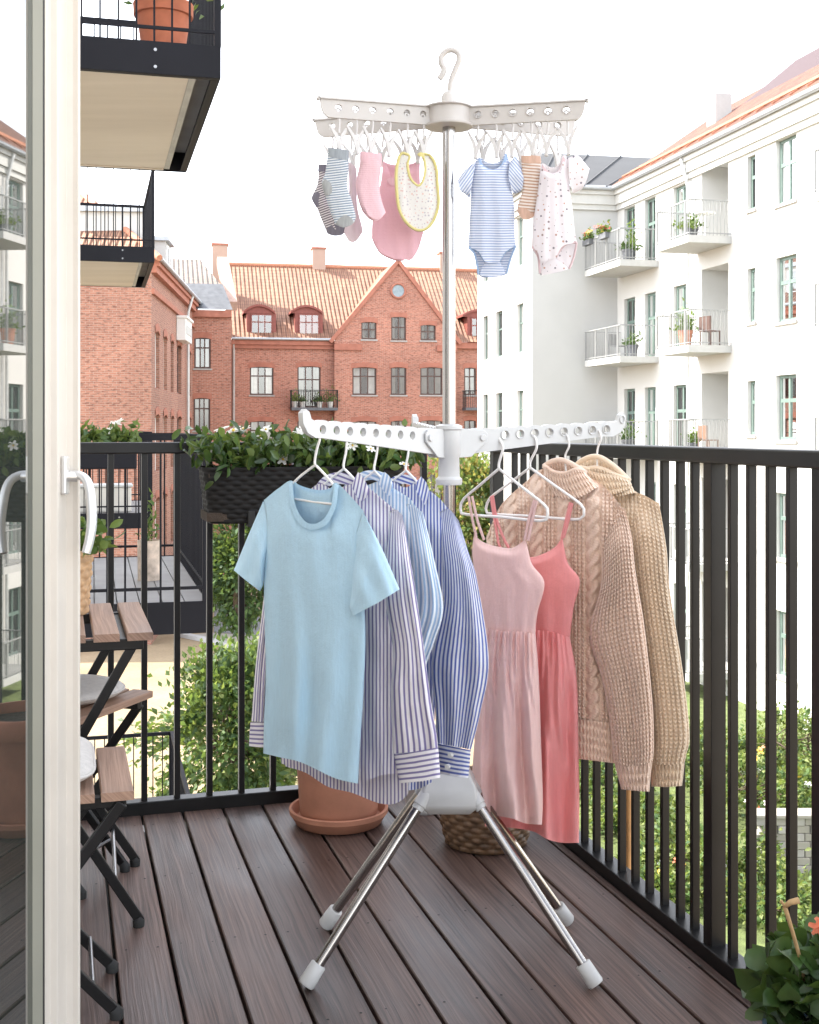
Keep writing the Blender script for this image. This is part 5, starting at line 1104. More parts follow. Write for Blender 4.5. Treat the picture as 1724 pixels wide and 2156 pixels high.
# ================================================================== neighbours' balconies on our side
uN = np.array([.9674, .2534]); vN = np.array([-.2534, .9674]); angN = math.atan2(.2534, .9674)
def nbal(label, cx, cy, z, length=3.0, wid=1.45, bolts=True, rail=True, pitch=.113, soff=True):
    f = lambda a, b, zz: (cx+uN[0]*a+vN[0]*b, cy+uN[1]*a+vN[1]*b, z+zz)          # a<0 inward, b>0 away
    t = thing('balcony', label, 'balcony', f(0, 0, 0), group='dark metal balconies on the house')
    an = M['anthracite']; g = .012
    MB(f).box(-wid, 0, 0, g, -.205, .006).box(-g, 0, g, length-g, -.205, .006).box(-wid, 0, length-g, length, -.205, .006).box(-wid, -.012, .0125, .06, -.205, -.195).box(-.06, -.0125, .0605, length-.0605, -.205, -.195).build('fascia', an, t, bevel=.003)
    MB(f).box(-wid, -.20, .07, length-.07, -.192, -.165).box(-wid, -.205, length-.069, length-.02, -.2, -.17).build('soffit', M['soffit'], t)
    MB(f).box(-.199, -.155, .065, length-.065, -.196, -.16).build('soffit_trim', M['stone'], t)
    for i in range(int(wid/.145)): MB(f).box(-.012-.145*i-.138, -.012-.145*i-.0, .014, length-.014, -.03, -.001).build('deck_board', M['deck_grey'], t)
    if bolts:
        mb = MB(f)
        for a, b in ((-.36, -.004), (-.36, -.004)): pass
        for zz in (-.16, -.05):
            mb.tube([(-.42, 0, zz), (-.42, -.007, zz)], .011, 8)
            for b in np.arange(.35, length, .6): mb.tube([(0, b, zz), (.007, b, zz)], .011, 8)
        mb.build('bolt', M['steel_dark'], t)
    MB(f).box(-wid, .012, -.012, .03, 1.065, 1.105).box(-.03, .012, .0305, length, 1.065, 1.105).box(-wid, -.0305, length-.03, length, 1.065, 1.105).build('top_rail', an, t)
    MB(f).box(-wid, 0, 0, .018, .085, .105).box(-.018, 0, .0185, length, .085, .105).box(-wid, -.0185, length-.018, length, .085, .105).build('bottom_rail', an, t)
    pr = MB(f).box(-.007, .007, -.007, .007, .0, 1.066)
    first = None
    spots = [(-.2-pitch*i, .009) for i in range(int((wid-.2)/pitch))]+[(-.009, .12+pitch*i) for i in range(int((length-.1)/pitch))]+[(-.12-pitch*i, length-.009) for i in range(int((wid-.12)/pitch))]
    for a, b in spots:
        if first is None:
            first = MB().box(-.0065, .0065, -.0065, .0065, .0, 1.066).build('baluster', an, t, local=True); c = first
        else: c = first.copy(); COL.objects.link(c)
        c.location = tuple(np.array(f(a, b, 0))-rootloc(t)); c.rotation_euler = (0, 0, angN)
    for a, b in ((-.02, .02), (-.02, length-.02)): MB(f).box(a-.022, a+.022, b-.022, b+.022, .0, 1.066).build('post', an, t)
    return t, f
A1, fA1 = nbal('dark metal balcony with pale underside, uppermost one with a terracotta pot', (465-CX)/F*7.9, 7.9, 3.635)
A0, fA0 = nbal('dark metal neighbouring balcony level with ours, seen through the front railing', (440-CX)/F*7.98, 7.98, 0.0)
B1, fB1 = nbal('dark metal balcony with pale underside hanging below and behind the uppermost one', (325-CX)/F*16.4, 16.4, 3.60)
B0, fB0 = nbal('farther dark metal balcony behind the level neighbouring one', (318-CX)/F*16.4, 16.4, 0.0)
C0, fC0 = nbal('dark metal balcony one floor down, its rail sloping behind the railing', -1.55, 9.6, -3.62, length=5.2)
def pot_on(name, label, c, r0, r1, h, mat, nl, lsize, hgt, spread, mats, cat='potted plant', flowers=None, rim=True, group=None):
    c = np.array(c, float); t = thing(name, label, cat, c, group=group)
    prof = [(r0, 0), (r0+(r1-r0)*.72, h*.78)]+([(r1*1.02, h*.79), (r1*1.04, h), (r1*.92, h), (r1*.88, h*.9), (.01, h*.9)] if rim else [(r1, h), (r1*.93, h), (r1*.9, h*.9), (.01, h*.9)])
    MB().lathe(tuple(c), prof, 28).build('pot', mat, t, 40)
    C = np.c_[rng.normal(c[0], spread, nl), rng.normal(c[1], spread, nl), c[2]+h+np.abs(rng.normal(0, hgt*.5, nl))]
    d = C-(c+np.array([0, 0, h*.8])); d /= np.linalg.norm(d, axis=1)[:, None]
    leaves('foliage', C, d, lsize, lsize*.5, mats, t)
    if flowers:
        for i in range(flowers[1]):
            p = C[rng.integers(nl)]+np.array([0, 0, .02]); flower(t, 'flower', flowers[0], p, flowers[2], 5, None)
    return t
lm = [M['leaf_mid'], M['leaf_light']]
q = P(344, 0, 8.22); pot_on('terracotta_planter', 'terracotta pot with green plant on the uppermost balcony', (q[0], 8.22, 3.636), .135, .195, .385, M['terracotta_red'], 260, .07, .14, .12, lm)
q = fA0(-.33, 1.28, 0); birch = pot_on('birch_bark_pot', 'pale birch-bark pot with spindly plant on the neighbouring balcony floor', q, .085, .088, .30, M['birch'], 90, .05, .28, .035, lm, rim=False)
q = fA0(-.95, 1.0, 0); pot_on('potted_plant', 'drooping leafy plant in grey pot deeper on the neighbouring balcony', q, .08, .10, .22, M['ceramic'], 70, .11, .25, .09, [M['leaf_mid'], M['leaf_light']])
t = thing('flower_box', 'black flower box with green plant and white flowers on the neighbouring rail', 'planter', fA0(-.9, -.12, .88))
MB(fA0).box(-1.35, -.47, -.16, -.012, .885, 1.05).build('box', M['anthracite'], t, bevel=.01)
C = np.array([fA0(rng.uniform(-1.4, -.45), rng.uniform(-.18, 0), 1.05+abs(rng.normal(.04, .045))) for i in range(620)]); d = rng.normal(0, .5, C.shape)+np.array([0, 0, .7])
leaves('foliage', C, d, .06, .034, lm, t, wts=[.35, .65])
for a, b in ((-.92,-.1),(-.98,-.06),(-.86,-.12),(-.62,-.08),(-.58,-.12),(-1.1,-.1),(-.6,-.05)): flower(t, 'flower', M['white_petal'], fA0(a, b, 1.15+rng.uniform(-.03, .03)), .035, 6, None)
# folding chair on neighbour's balcony
ft = lambda a, b, z: fA0(-1.02+a, .55+b, z)
t = thing('folding_chair', 'weathered folding wooden chair on the neighbouring balcony', 'chair', ft(-.2, .2, 0))
for i in range(5): MB(ft).box(-.40+.085*i, -.40+.085*i+.075, 0, .38, .42, .44).build('slat', M['deck_grey'], t)
for b in (.02, .36): MB(ft).bar((.0, b, 0), (-.36, b, .82), .02, .03).bar((-.4, b, 0), (.0, b, .42), .02, .03).build('leg', M['deck_grey'], t)
for z in (.6, .7): MB(ft).box(-.35, -.33, .02, .36, z, z+.06).build('backrest', M['deck_grey'], t)
t = thing('storage_box', 'pale low storage box on the far neighbouring balcony', 'box', fB0(-.6, .4, 0))
MB(fB0).box(-1.0, -.25, .3, .7, 0, .34).build('body', M['ceramic'], t, bevel=.02); MB(fB0).box(-1.02, -.23, .28, .72, .342, .38).build('lid', M['zinc_light'], t, bevel=.01)
# ================================================================== ground
GZ = -7.0
o = MB().quad((-400,-100,GZ),(400,-100,GZ),(400,700,GZ),(-400,700,GZ)).build('ground', M['sand']); tag(o, None, None, kind='structure')
lw = [(-1.2,18),(3.0,26),(3.6,34),(4.2,44),(10,44.2),(14,18),(16,8),(2,8)]
o = MB().poly([(x, y, GZ+.012) for x, y in lw]).build('lawn', M['lawn']); tag(o, None, None, kind='structure')
def gpt(px, py, z=GZ): Y = floorY(py, z); return tuple(P(px, py, Y))
def gp(l, dz): return [gpt(*p, GZ+dz) for p in l]
o = MB().poly(gp([(452,1262),(505,1262),(530,1298),(640,1300),(640,1345),(450,1330)], .02)).build('path', M['asphalt']); tag(o, None, None, kind='structure')
o = MB().poly(gp([(380,1338),(450,1331),(640,1346),(700,1420),(560,1392),(470,1356)], .024)).build('paved_path', M['paving']); tag(o, None, None, kind='structure')
a, b, c = gpt(375,1338), gpt(470,1358), gpt(620,1412)
o = MB().bar((a[0],a[1],GZ+.07),(b[0],b[1],GZ+.07), .3, .16).bar((b[0],b[1],GZ+.072),(c[0],c[1],GZ+.072), .3, .16).build('kerb', M['kerb']); tag(o, None, None, kind='structure')
# ================================================================== white apartment building on the right
rw, gw = M['render_white'], M['green_frame']
fa1 = Facade((7.74, 45), (.231, -.973)); fa2 = Facade((4.5, 44.36), (.981, .193)); fa3 = Facade((2.99, 52.05), (.193, -.981))
wb = thing('white_apartment_building', 'white rendered apartment building with green windows, pale balconies and red tile roof', 'building', (7.74, 45, GZ))
Z3 = conv(1300, 100, .46371); FH = 3.3
def zhit(fa, x0, y0, x1, y1):
    (p0, q0), (p1, q1) = Z3([(x0, y0), (x1, y1)]); a0, zA = fa.hit(p0, q0); a1, zB = fa.hit(p1, q1); return min(a0, a1), max(a0, a1), min(zA, zB), max(zA, zB)
cols = {'A': zhit(fa1, 395, 830, 450, 1035), 'B': zhit(fa1, 500, 788, 556, 1030), 'C': zhit(fa1, 646, 715, 719, 1005), 'L': zhit(fa1, 792, 625, 928, 1040), 'D': zhit(fa1, 1026, 556, 1068, 812), 'E': zhit(fa1, 1172, 478, 1277, 822)}
L1 = zhit(fa1, 792, 625, 928, 1040)
floorz = [6.95-FH*i for i in range(5)]
spec = {}
for k, (a0, a1, z0, z1) in cols.items():
    for i in range(5):
        if k in 'AB': zz = (floorz[i]+.02, floorz[i]+2.25)
        elif k == 'C': zz = (floorz[i]+.05, floorz[i]+2.25)
        elif k == 'L': zz = (floorz[i]+.0, floorz[i]+2.55)
        elif k == 'D': zz = (floorz[i]+.62, floorz[i]+2.2)
        else: zz = (floorz[i]+.48, floorz[i]+2.3)
        spec[(k, i)] = (a0, a1, zz[0], zz[1], 1.3 if k == 'L' else .30, 0 if k == 'L' else 1)
for j, da in enumerate((2.9, 4.9, 7.4, 9.3, 12.0, 14.2, 16.6)):   # the facade goes on towards the viewer
    e = cols['E']
    for i in range(5): spec[('X%d' % j, i)] = (e[1]+da, e[1]+da+1.05, floorz[i]+.48, floorz[i]+2.3, .30, 1)
TOP = 10.0
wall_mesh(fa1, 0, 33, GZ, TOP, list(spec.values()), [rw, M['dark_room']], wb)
for (k, i), h in spec.items():
    if k == 'L':
        hw_ = (h[1]-h[0]); MB(fa1).box(h[1]-hw_*.42, h[1]-.02, -1.29, -1.2, h[2]+.02, h[2]+2.15).build('door', gw, wb)
        continue
    window(fa1, h, wb, gw, cols=1 if k == 'D' else 2, rowz=(.62,), o=-.12, fw=.09, mw=.09, sill=M['stone'] if k[0] in 'DEX' else None, curtain=(0, .2, .3, 0, .25)[(i+len(k)+ord(k[0])) % 5])
# facing wing and sunlit far wing
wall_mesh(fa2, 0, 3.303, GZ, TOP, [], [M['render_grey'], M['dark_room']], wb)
h3 = []
for px0, px1 in ((1017, 1027), (1044, 1058), (1088, 1102)):
    a0, a1 = fa3.hit(px0), fa3.hit(px1)
    for i in range(5): h3.append((a0, a1, floorz[i]+.55-.15, floorz[i]+2.25, .3, 1))
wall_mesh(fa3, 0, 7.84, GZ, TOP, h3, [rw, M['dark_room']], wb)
for h in h3: window(fa3, h, wb, gw, cols=1, rowz=(.62,), o=-.12, fw=.08, curtain=.25)
MB(lambda a, o, z: fa3(a, o, z)).box(-.25, .0, -9, .0, GZ, TOP).build('wall', rw, wb)
# cornices, gutters, roofs
for fa, L0, L1_, nm in ((fa1, 0.02, 33, 'cornice'), (fa2, -.2, 3.28, 'cornice'), (fa3, -.2, 7.84, 'cornice')):
    MB(fa).box(L0, L1_, .003, .09, TOP-.75, TOP-.55).box(L0, L1_, .003, .16, TOP-.549, TOP-.2).box(L0, L1_, .003, .24, TOP-.199, TOP).build('cornice', M['cornice'], wb)
    MB(fa).tube([fa.__class__ and (L0-.0, .33, TOP+.03), (L1_, .33, TOP+.03)], .085, 8).build('gutter', M['zinc'], wb, 60)
r1 = roof_quad('roof', M['tile_brown'], wb, [fa1(0, .42, TOP+.06), fa1(33, .42, TOP+.06), fa1(33, -4.6, TOP+3.5), fa1(0, -4.6, TOP+3.5)])
am = fa1.hit(Z3([(952, 0)])[0][0], off=-2.6); 
MB(fa1).prism([fa1(0,0,0)]*3, (0,0,0)) if False else None
mb = MB(fa1); mb.add([(am, -2.2, TOP+1.75), (33, -2.2, TOP+1.75), (33, -5.0, TOP+4.05), (am, -5.0, TOP+4.05), (am, -9, TOP+1.5), (33, -9, TOP+1.5)], [(0,1,2,3), (3,2,5,4), (0,3,4)]); mb.build('roof', simple('plum_roof', (.045,.022,.025), .7, var=.1), wb)
MB(fa1).box(am-.75, am-.1, -2.6, -2.0, TOP+1.2, TOP+2.75).build('chimney', M['cornice'], wb)
mb = MB(fa1)                                           # snow guards along the tiles
for zz, oo in ((TOP+.42, -.2), (TOP+.62, -.54), (TOP+.82, -.88)): mb.tube([(0, oo, zz+.14), (33, oo, zz+.14)], .025, 5)
for a in np.arange(.3, 33, .9): mb.bar((a, .05, TOP+.35), (a, -1.0, TOP+1.02), .05, .05)
mb.build('snow_guard', M['terracotta'], wb)
gr = simple('grey_roof', (.06,.062,.066), .8, var=.06, nscale=1)
p = [fa2(-.3, .4, TOP+.04), fa2(3.3, .4, TOP+.04), fa2(8.0, -5.5, TOP+2.6), fa2(1.9, -5.5, TOP+2.6)]
mb = MB(); mb.poly([tuple(x) for x in p]); mb.poly([fa3(7.84+.3, .4, TOP+.04), tuple(p[3]), fa3(-1, -4.5, TOP+2.6), fa3(0, .4, TOP+.04)])
for f in (.12, .36, .6, .84): a = np.array(p[0])*(1-f)+np.array(p[1])*f; b = np.array(p[3])*(1-f)+np.array(p[2])*f; mb.bar(tuple(a), tuple(b), .06, .10)
mb.build('roof', gr, wb)
dp = fa1.hit(Z3([(738, 0)])[0][0]); mb = MB(fa1); mb.tube([(dp, .12, GZ), (dp, .12, TOP-1.0), (dp-.12, .3, TOP-.1)], .055, 8).tube([(dp+.3, .1, GZ), (dp+.3, .1, TOP-1.2)], .035, 8).build('downpipe', M['zinc_light'], wb, 60)
mb = MB(fa1)
for i in range(4): mb.lathe(fa1((cols['L'][0]+cols['L'][1])/2+.1, -1.24, floorz[i]+1.75), [(.02, -.11), (.11, -.07), (.12, .0), (.11, .07), (.02, .11)], 12) if False else None
# pale balconies
def wbal(a_near, px_out, px_far, prot, zf, idx, parent=wb):
    """slab and railing: near end at facade column a_near"""
    af = fa1.hit(px_far, off=prot); f = lambda a, o, z: fa1(a, o, zf+z); a1 = a_near; a0 = af
    s = MB(f).box(a0, a1, .004, prot, -.20, .02).build('balcony', M['slab_pale'], parent)
    mb = MB(f); H1 = 1.08
    mb.bar((a0, prot-.03, H1), (a1, prot-.03, H1), .05, .035).bar((a0, .03, H1), (a0, prot-.03, H1), .05, .035).bar((a1, .03, H1), (a1, prot-.03, H1), .05, .035)
    mb.bar((a0, prot-.03, .09), (a1, prot-.03, .09), .03, .03).bar((a1, .03, .09), (a1, prot-.03, .09), .03, .03)
    n = int((a1-a0)/.12)
    for i in range(n+1): x = a0+(a1-a0)*i/n; mb.bar((x, prot-.03, .02), (x, prot-.03, H1), .014 if i % 8 else .05)
    for sx in (a0, a1):
        for i in range(1, int(prot/.12)): mb.bar((sx, .12*i, .02), (sx, .12*i, H1), .014)
    mb.build('railing', M['railing_pale'], s)
    return a0, a1
aP = fa1.hit(1386); aQ = fa1.hit(1540); pr = 1.35
bal = {}
for i in range(5):
    bal['P', i] = wbal(aP, 1302, 1231, 1.42, floorz[i]-.03, i); bal['Q', i] = wbal(aQ, 1446, 1381, 1.42, floorz[i], i)
    bal['R', i] = wbal(fa1.hit(1714, off=1.3)+2.6, 0, 1714, 1.3, floorz[i], i)
# things on those balconies
def wpt(key, f, o): a0, a1 = bal[key]; return fa1(a0+(a1-a0)*f, o, floorz[key[1]]+.02)
mixl = [M['leaf_tree'], M['leaf_light'], M['leaf_tree_dark']]
for f, l, fl in ((.05, 'orange-flowered box on the far end of the top left white balcony rail', M['orange_petal']), (.52, 'pink-red flower box nearer on the top left white balcony rail', M['red_petal'])):
    a0, a1 = bal['P', 0]; c = np.array(fa1(a0+(a1-a0)*f+.3, 1.50, floorz[0]+1.0)); t = thing('flower_box', l, 'flower box', c)
    a_ = a0+(a1-a0)*f; MB(lambda a, o, z: fa1(a, o, z)).box(a_, a_+.65, 1.42, 1.58, floorz[0]+.86, floorz[0]+1.06).build('box', M['slate'], t)
    C = np.array([fa1(rng.uniform(a_-.05, a_+.7), 1.5+rng.normal(0, .08), floorz[0]+1.08+abs(rng.normal(.08, .1))) for q in range(150)]); leaves('foliage', C, rng.normal(0, .6, C.shape)+np.array([0, 0, .5]), .13, .09, [M['leaf_light'], M['leaf_tree']], t)
    for q in range(14): flower(t, 'flower', fl if q % 3 else M['yellow_petal'], C[q*3]+np.array([-.05, -.05, .06]), .085, 5)
bp = [(('P',0),.72,.6,'tall yellow-green plant in pot',.16,.5,.95,.10,(0,1)), (('P',0),.9,1.0,'dark bushy plant',.2,.35,.3,.16,(2,)), (('Q',0),.55,.8,'round dark green bush in pot',.2,.4,.35,.17,(2,0)), (('Q',0),.7,1.1,'low bright plant',.15,.3,.2,.15,(1,)), (('P',1),.75,.6,'leafy black-potted plant',.2,.4,.4,.16,(2,)), (('Q',1),.45,.9,'slim leafy plant',.2,.4,.7,.13,(0,1)), (('Q',1),.62,1.1,'bushy plant in large terracotta pot',.22,.5,.6,.16,(0,)), (('P',2),.7,.7,'dark bushy plant',.22,.4,.6,.2,(2,)), (('Q',2),.5,.7,'small plant',.18,.35,.35,.14,(0,))]
where = {'P': 'left', 'Q': 'right'}; lev = ['top', 'middle', 'lower']
for key, f, o_, l, r, h, hg, sp, mi in bp:
    pot_on('potted_plant', l+' on the '+lev[key[1]]+' '+where[key[0]]+' white balcony', wpt(key, f, o_), r*.75, r, h, M['terracotta'] if 'terra' in l else M['slate'], 110, .16, hg, sp, [mixl[m] for m in mi])
def patio_chair(label, base, mat, ang):
    f = lambda a, b, z: (base[0]+a*math.cos(ang)-b*math.sin(ang), base[1]+a*math.sin(ang)+b*math.cos(ang), base[2]+z)
    t = thing('garden_chair', label, 'chair', base)
    MB(f).box(-.22, .22, -.22, .22, .42, .45).build('seat', mat, t); MB(f).box(-.22, .22, .2, .23, .46, .88).build('backrest', mat, t)
    for x in (-.2, .2):
        for y in (-.2, .2): MB(f).box(x-.015, x+.015, y-.015, y+.015, 0, .42).build('leg', mat, t)
patio_chair('slim dark chair on the middle left white balcony', wpt(('P',1), .4, .7), M['slate'], .5)
patio_chair('brown wooden chair on the middle right white balcony', wpt(('Q',1), .9, .6), M['brown_frame'], 2.2)
patio_chair('pale wooden chair on the lower right white balcony', wpt(('Q',2), .85, .6), M['slat_wood'], 2.0)
t = thing('garden_table', 'small white table on the top right white balcony', 'table', wpt(('Q',0), .85, .7)); q = wpt(('Q',0), .85, .7)
MB().lathe(q, [(.3, .70), (.32, .705), (.32, .73), (.3, .735)], 20).build('top', M['white_frame'], t, 40); MB().lathe(q, [(.18, 0), (.17, .02), (.025, .04), (.025, .70)], 14).build('leg', M['white_frame'], t, 40)
# ================================================================== red brick building at the back
bb = thing('brick_building', 'red brick apartment building with orange tile roof, pointed gable and dormers', 'building', (-10.2, 69.5, GZ))
br, bf = M['brick'], M['brown_frame']
fm = Facade((-10.24, 69.5), (.981, .193)); Z4 = conv(180, 550, .56265)
def z4(fa, x0, y0, x1, y1):
    (p0, q0), (p1, q1) = Z4([(x0, y0), (x1, y1)]); a0, zA = fa.hit(p0, q0); a1, zB = fa.hit(p1, q1); return [min(a0, a1), max(a0, a1), min(zA, zB), max(zA, zB)]
EZ = fm.hit(600, 716)[1]; AG0, AG1 = fm.hit(704), fm.hit(961); AEND = fm.hit(1150); dz = z4(fm, 735, 565, 835, 690)[3]-z4(fm, 735, 795, 835, 880)[3]
hl = []; hk_ = []
for k in range(4):
    for x0, y0, x1, y1, c, kind in ((735, 568, 835, 690, 3, 'w'), (936, 566, 1034, 742, 3, 'd')):
        h = z4(fm, x0, y0, x1, y1); h[2] -= dz*k; h[3] -= dz*k; hl.append(tuple(h)+(.3, 1)); hk_.append((c, kind, k))
    for x0, x1 in ((1640, 1690), (1760, 1830)): h = z4(fm, x0, 572, x1, 690); h[2] -= dz*k; h[3] -= dz*k; hl.append(tuple(h)+(.3, 1)); hk_.append((2, 'w', k))
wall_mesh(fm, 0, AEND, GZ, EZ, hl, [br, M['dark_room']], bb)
for h, (c, kind, k) in zip(hl, hk_): window(fm, h, bb, bf, cols=c, rowz=(.68,), o=-.10, fw=.085, mw=.06, sill=M['stone'] if kind == 'w' else None, curtain=.34 if kind == 'w' else .25, arch=.09)
fg = Facade(tuple(np.array(fm(0, .38, 0)[:2])), (.981, .193))
gh = []; gk = []
for k in range(4):
    for x0, x1, c in ((1168, 1270, 3), (1330, 1396, 2), (1455, 1549, 3)): h = z4(fg, x0, 570, x1, 690); h[2] -= dz*k; h[3] -= dz*k; gh.append(tuple(h)+(.3, 1)); gk.append(c)
g0, g1 = fg.hit(704), fg.hit(961); gm, gz = fg.hit(838, 551)
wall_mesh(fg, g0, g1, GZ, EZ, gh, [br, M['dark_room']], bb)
for h, c in zip(gh, gk): window(fg, h, bb, bf, cols=c, rowz=(.68,), o=-.10, fw=.085, mw=.06, sill=M['stone'], curtain=.3, arch=.09)
uh = [tuple(z4(fg, *x))+(.3, 1) for x in ((1206, 378, 1270, 455), (1332, 356, 1395, 460), (1456, 390, 1520, 460))]
w = wall_mesh(fg, g0, g1, EZ+.001, gz+.3, uh, [br, M['dark_room']], bb, name='gable')
bm = bmesh.new(); bm.from_mesh(w.data); l0 = Vector(rootloc(bb))
for s, gx in ((1, g0), (-1, g1)):
    A = Vector(fg(gx, 0, EZ))-l0; B = Vector(fg(gm, 0, gz))-l0; nn = Vector((fg.n[0], fg.n[1], 0)); cut = (B-A).cross(nn)*s
    if cut.z < 0: cut = -cut
    bmesh.ops.bisect_plane(bm, geom=bm.verts[:]+bm.edges[:]+bm.faces[:], plane_co=A, plane_no=cut, clear_outer=True)
bm.to_mesh(w.data); bm.free()
for h, c in zip(uh, (2, 2, 2)): window(fg, h, bb, bf, cols=c, rowz=(.55,), o=-.10, fw=.08, mw=.06, sill=M['stone'], curtain=.25, arch=.07)
ra, rz_ = fg.hit(838, 612); c0 = np.array(fg(ra, .02, rz_)); ex = np.r_[fg.e, 0]; nz_ = np.r_[fg.n, 0]
rw_ = MB().poly([tuple(c0+ex*.40*math.cos(a)+np.array([0, 0, .40*math.sin(a)])) for a in np.linspace(0, 2*PI, 28, endpoint=False)]).build('window', simple('blue_grey_disc', (.25,.31,.34), .4, var=.15), bb)
MB().tube([tuple(c0+ex*.42*math.cos(a)+np.array([0, 0, .42*math.sin(a)])+nz_*.02) for a in np.linspace(0, 2*PI, 33)], .07, 6, cap=False).build('frame', M['brick_trim'], rw_, 180)
mb = MB(fg)                                             # verge bricks along the gable
for gx in (g0-.25, g1+.25):
    mb.bar((gx, .06, EZ-.1), (gm, .06, gz+.06), .14, .22)
mb.build('verge', M['brick_trim'], bb)
MB(fm).box(0, g0, .004, .14, EZ-.5, EZ-.28).box(0, g0, .004, .24, EZ-.279, EZ).box(g1, AEND, .004, .24, EZ-.35, EZ).build('cornice', M['brick_trim'], bb)
MB(fg).box(g0-.02, g0+1.6, .004, .12, EZ-.55, EZ-.2).box(g1-1.2, g1+.02, .004, .12, EZ-.55, EZ-.2).build('cornice', M['brick_trim'], bb)
MB(fm).tube([(0, .32, EZ+.05), (g0, .32, EZ+.05)], .08, 8).build('gutter', M['zinc'], bb, 60)
RZ = fm.hit(700, 562, off=-6)[1]
roof_quad('roof', M['tile_red'], bb, [fm(-.1, .35, EZ+.03), fm(AEND, .35, EZ+.03), fm(AEND, -6, RZ), fm(-.1, -6, RZ)])
MB(fm).tube([(-.1, -6, RZ+.02), (AEND, -6, RZ+.02)], .14, 8).build('ridge', M['terracotta'], bb, 60)
for s, gx in ((0, g0-.3), (1, g1+.3)):
    pts = [fg(gx, .12, EZ-.1), fg(gm, .12, gz+.12), fg(gm, -6.3, gz+.12), fg(gx, -.3, EZ-.1)]
    roof_quad('roof', M['tile_red'], bb, [pts[0], pts[3], pts[2], pts[1]] if s == 0 else [pts[3], pts[0], pts[1], pts[2]])
for x0, y0, x1, y1, rx0, rx1, ry in ((740, 347, 831, 442, 708, 842, 310), (943, 347, 1029, 446, 908, 1042, 313), (1672, 362, 1740, 458, 1634, 1780, 330)):
    h = z4(fm, x0, y0, x1, y1); r = z4(fm, rx0, ry+7, rx1, y1); cA = (r[0]+r[1])/2
    dm_ = MB(fm).box(h[0]-.22, h[1]+.22, -3.4, -.20, h[2]-.25, h[3]+.06).build('dormer', M['red_wood'], bb)
    mb = MB(fm); n = 10; hw2 = (r[1]-r[0])/2
    arc = [(cA+hw2*(2*i/n-1), h[3]+.04+(r[3]-h[3])*(1-(2*i/n-1)**2)) for i in range(n+1)]
    mb.prism([fm(x, -.35, z) for x, z in arc]+[fm(x, -.35, z+.14) for x, z in arc[::-1]], tuple(-np.r_[fm.n, 0]*3.6)) if False else None
    vs = []; fs = []
    for x, z in arc: vs += [(x, -.02, z), (x, -.02, z+.13), (x, -4.0, z), (x, -4.0, z+.16)]
    for i in range(n): A = 4*i; B = A+4; fs += [(A, B, B+1, A+1), (A+1, B+1, B+3, A+3), (A, A+2, B+2, B)]
    fs += [(0, 1, 3, 2), (4*n, 4*n+2, 4*n+3, 4*n+1)]; mb.add(vs, fs); mb.build('roof', M['red_wood'], dm_)
    MB(fm).poly([(x, -.17, z) for x, z in arc]).build('pediment', M['red_wood'], dm_)
    window(fm, h, dm_, M['red_wood'], cols=3, rowz=(.66,), o=-.13, fw=.06, mw=.05)
for px0, px1, y0, y1, off in ((447, 479, 517, 575, -3), (657, 684, 525, 590, -6.1), (924, 945, 535, 590, -6.1)):
    a0, zt_ = fm.hit(px0, y0, off=off); a1 = fm.hit(px1, off=off); c = MB(fm).box(a0, a1, off-.5, off+.35, zt_-3.2, zt_).build('chimney', br, bb); MB(fm).box(a0-.06, a1+.06, off-.56, off+.41, zt_+.002, zt_+.12).build('cap', M['brick_trim'], c)
def bbal(fa, a0, a1, z, parent, dep=1.0):
    s = MB(fa).box(a0, a1, .004, dep, z-.16, z).build('balcony', M['slate'], parent); mb = MB(fa)
    mb.bar((a0, dep-.03, z+1.0), (a1, dep-.03, z+1.0), .05, .04).bar((a0, 0, z+1.0), (a0, dep-.03, z+1.0), .05, .04).bar((a1, 0, z+1.0), (a1, dep-.03, z+1.0), .05, .04)
    n = int((a1-a0)/.13)
    for i in range(n+1): x = a0+(a1-a0)*i/n; mb.bar((x, dep-.03, z), (x, dep-.03, z+1.0), .02)
    for x in (a0, a1):
        for i in range(1, 7): mb.bar((x, dep*i/7, z), (x, dep*i/7, z+1), .02)
    mb.build('railing', M['black_metal'], s)
b0_ = z4(fm, 905, 744, 1097, 755)
for k in range(3): bbal(fm, b0_[0], b0_[1], b0_[3]-dz*k, bb)
b1_ = z4(fm, 1632, 744, 1760, 755); bbal(fm, b1_[0], b1_[1], b1_[3], bb)
for f, l, hg, sp, ms in ((.08, 'grey-leaved plant at the left of the brick building balcony', .5, .12, [M['leaf_tree_pale']]), (.25, 'white pot with plant on the brick building balcony', .2, .1, lm), (.62, 'low green plant on the brick building balcony', .35, .15, lm), (.85, 'bushy yellow-green plant at the right of the brick building balcony', .7, .2, [M['leaf_tree_pale'], M['leaf_tree']])):
    pot_on('potted_plant', l, fm(b0_[0]+(b0_[1]-b0_[0])*f, .6, b0_[3]), .13, .18, .35, M['ceramic'], 120, .16, hg, sp, ms)
mb = MB(fm); mb.tube([(.12, .1, GZ), (.12, .1, EZ-.1), (.12, .3, EZ+.05)], .07, 8).build('downpipe', M['zinc_light'], bb, 60)
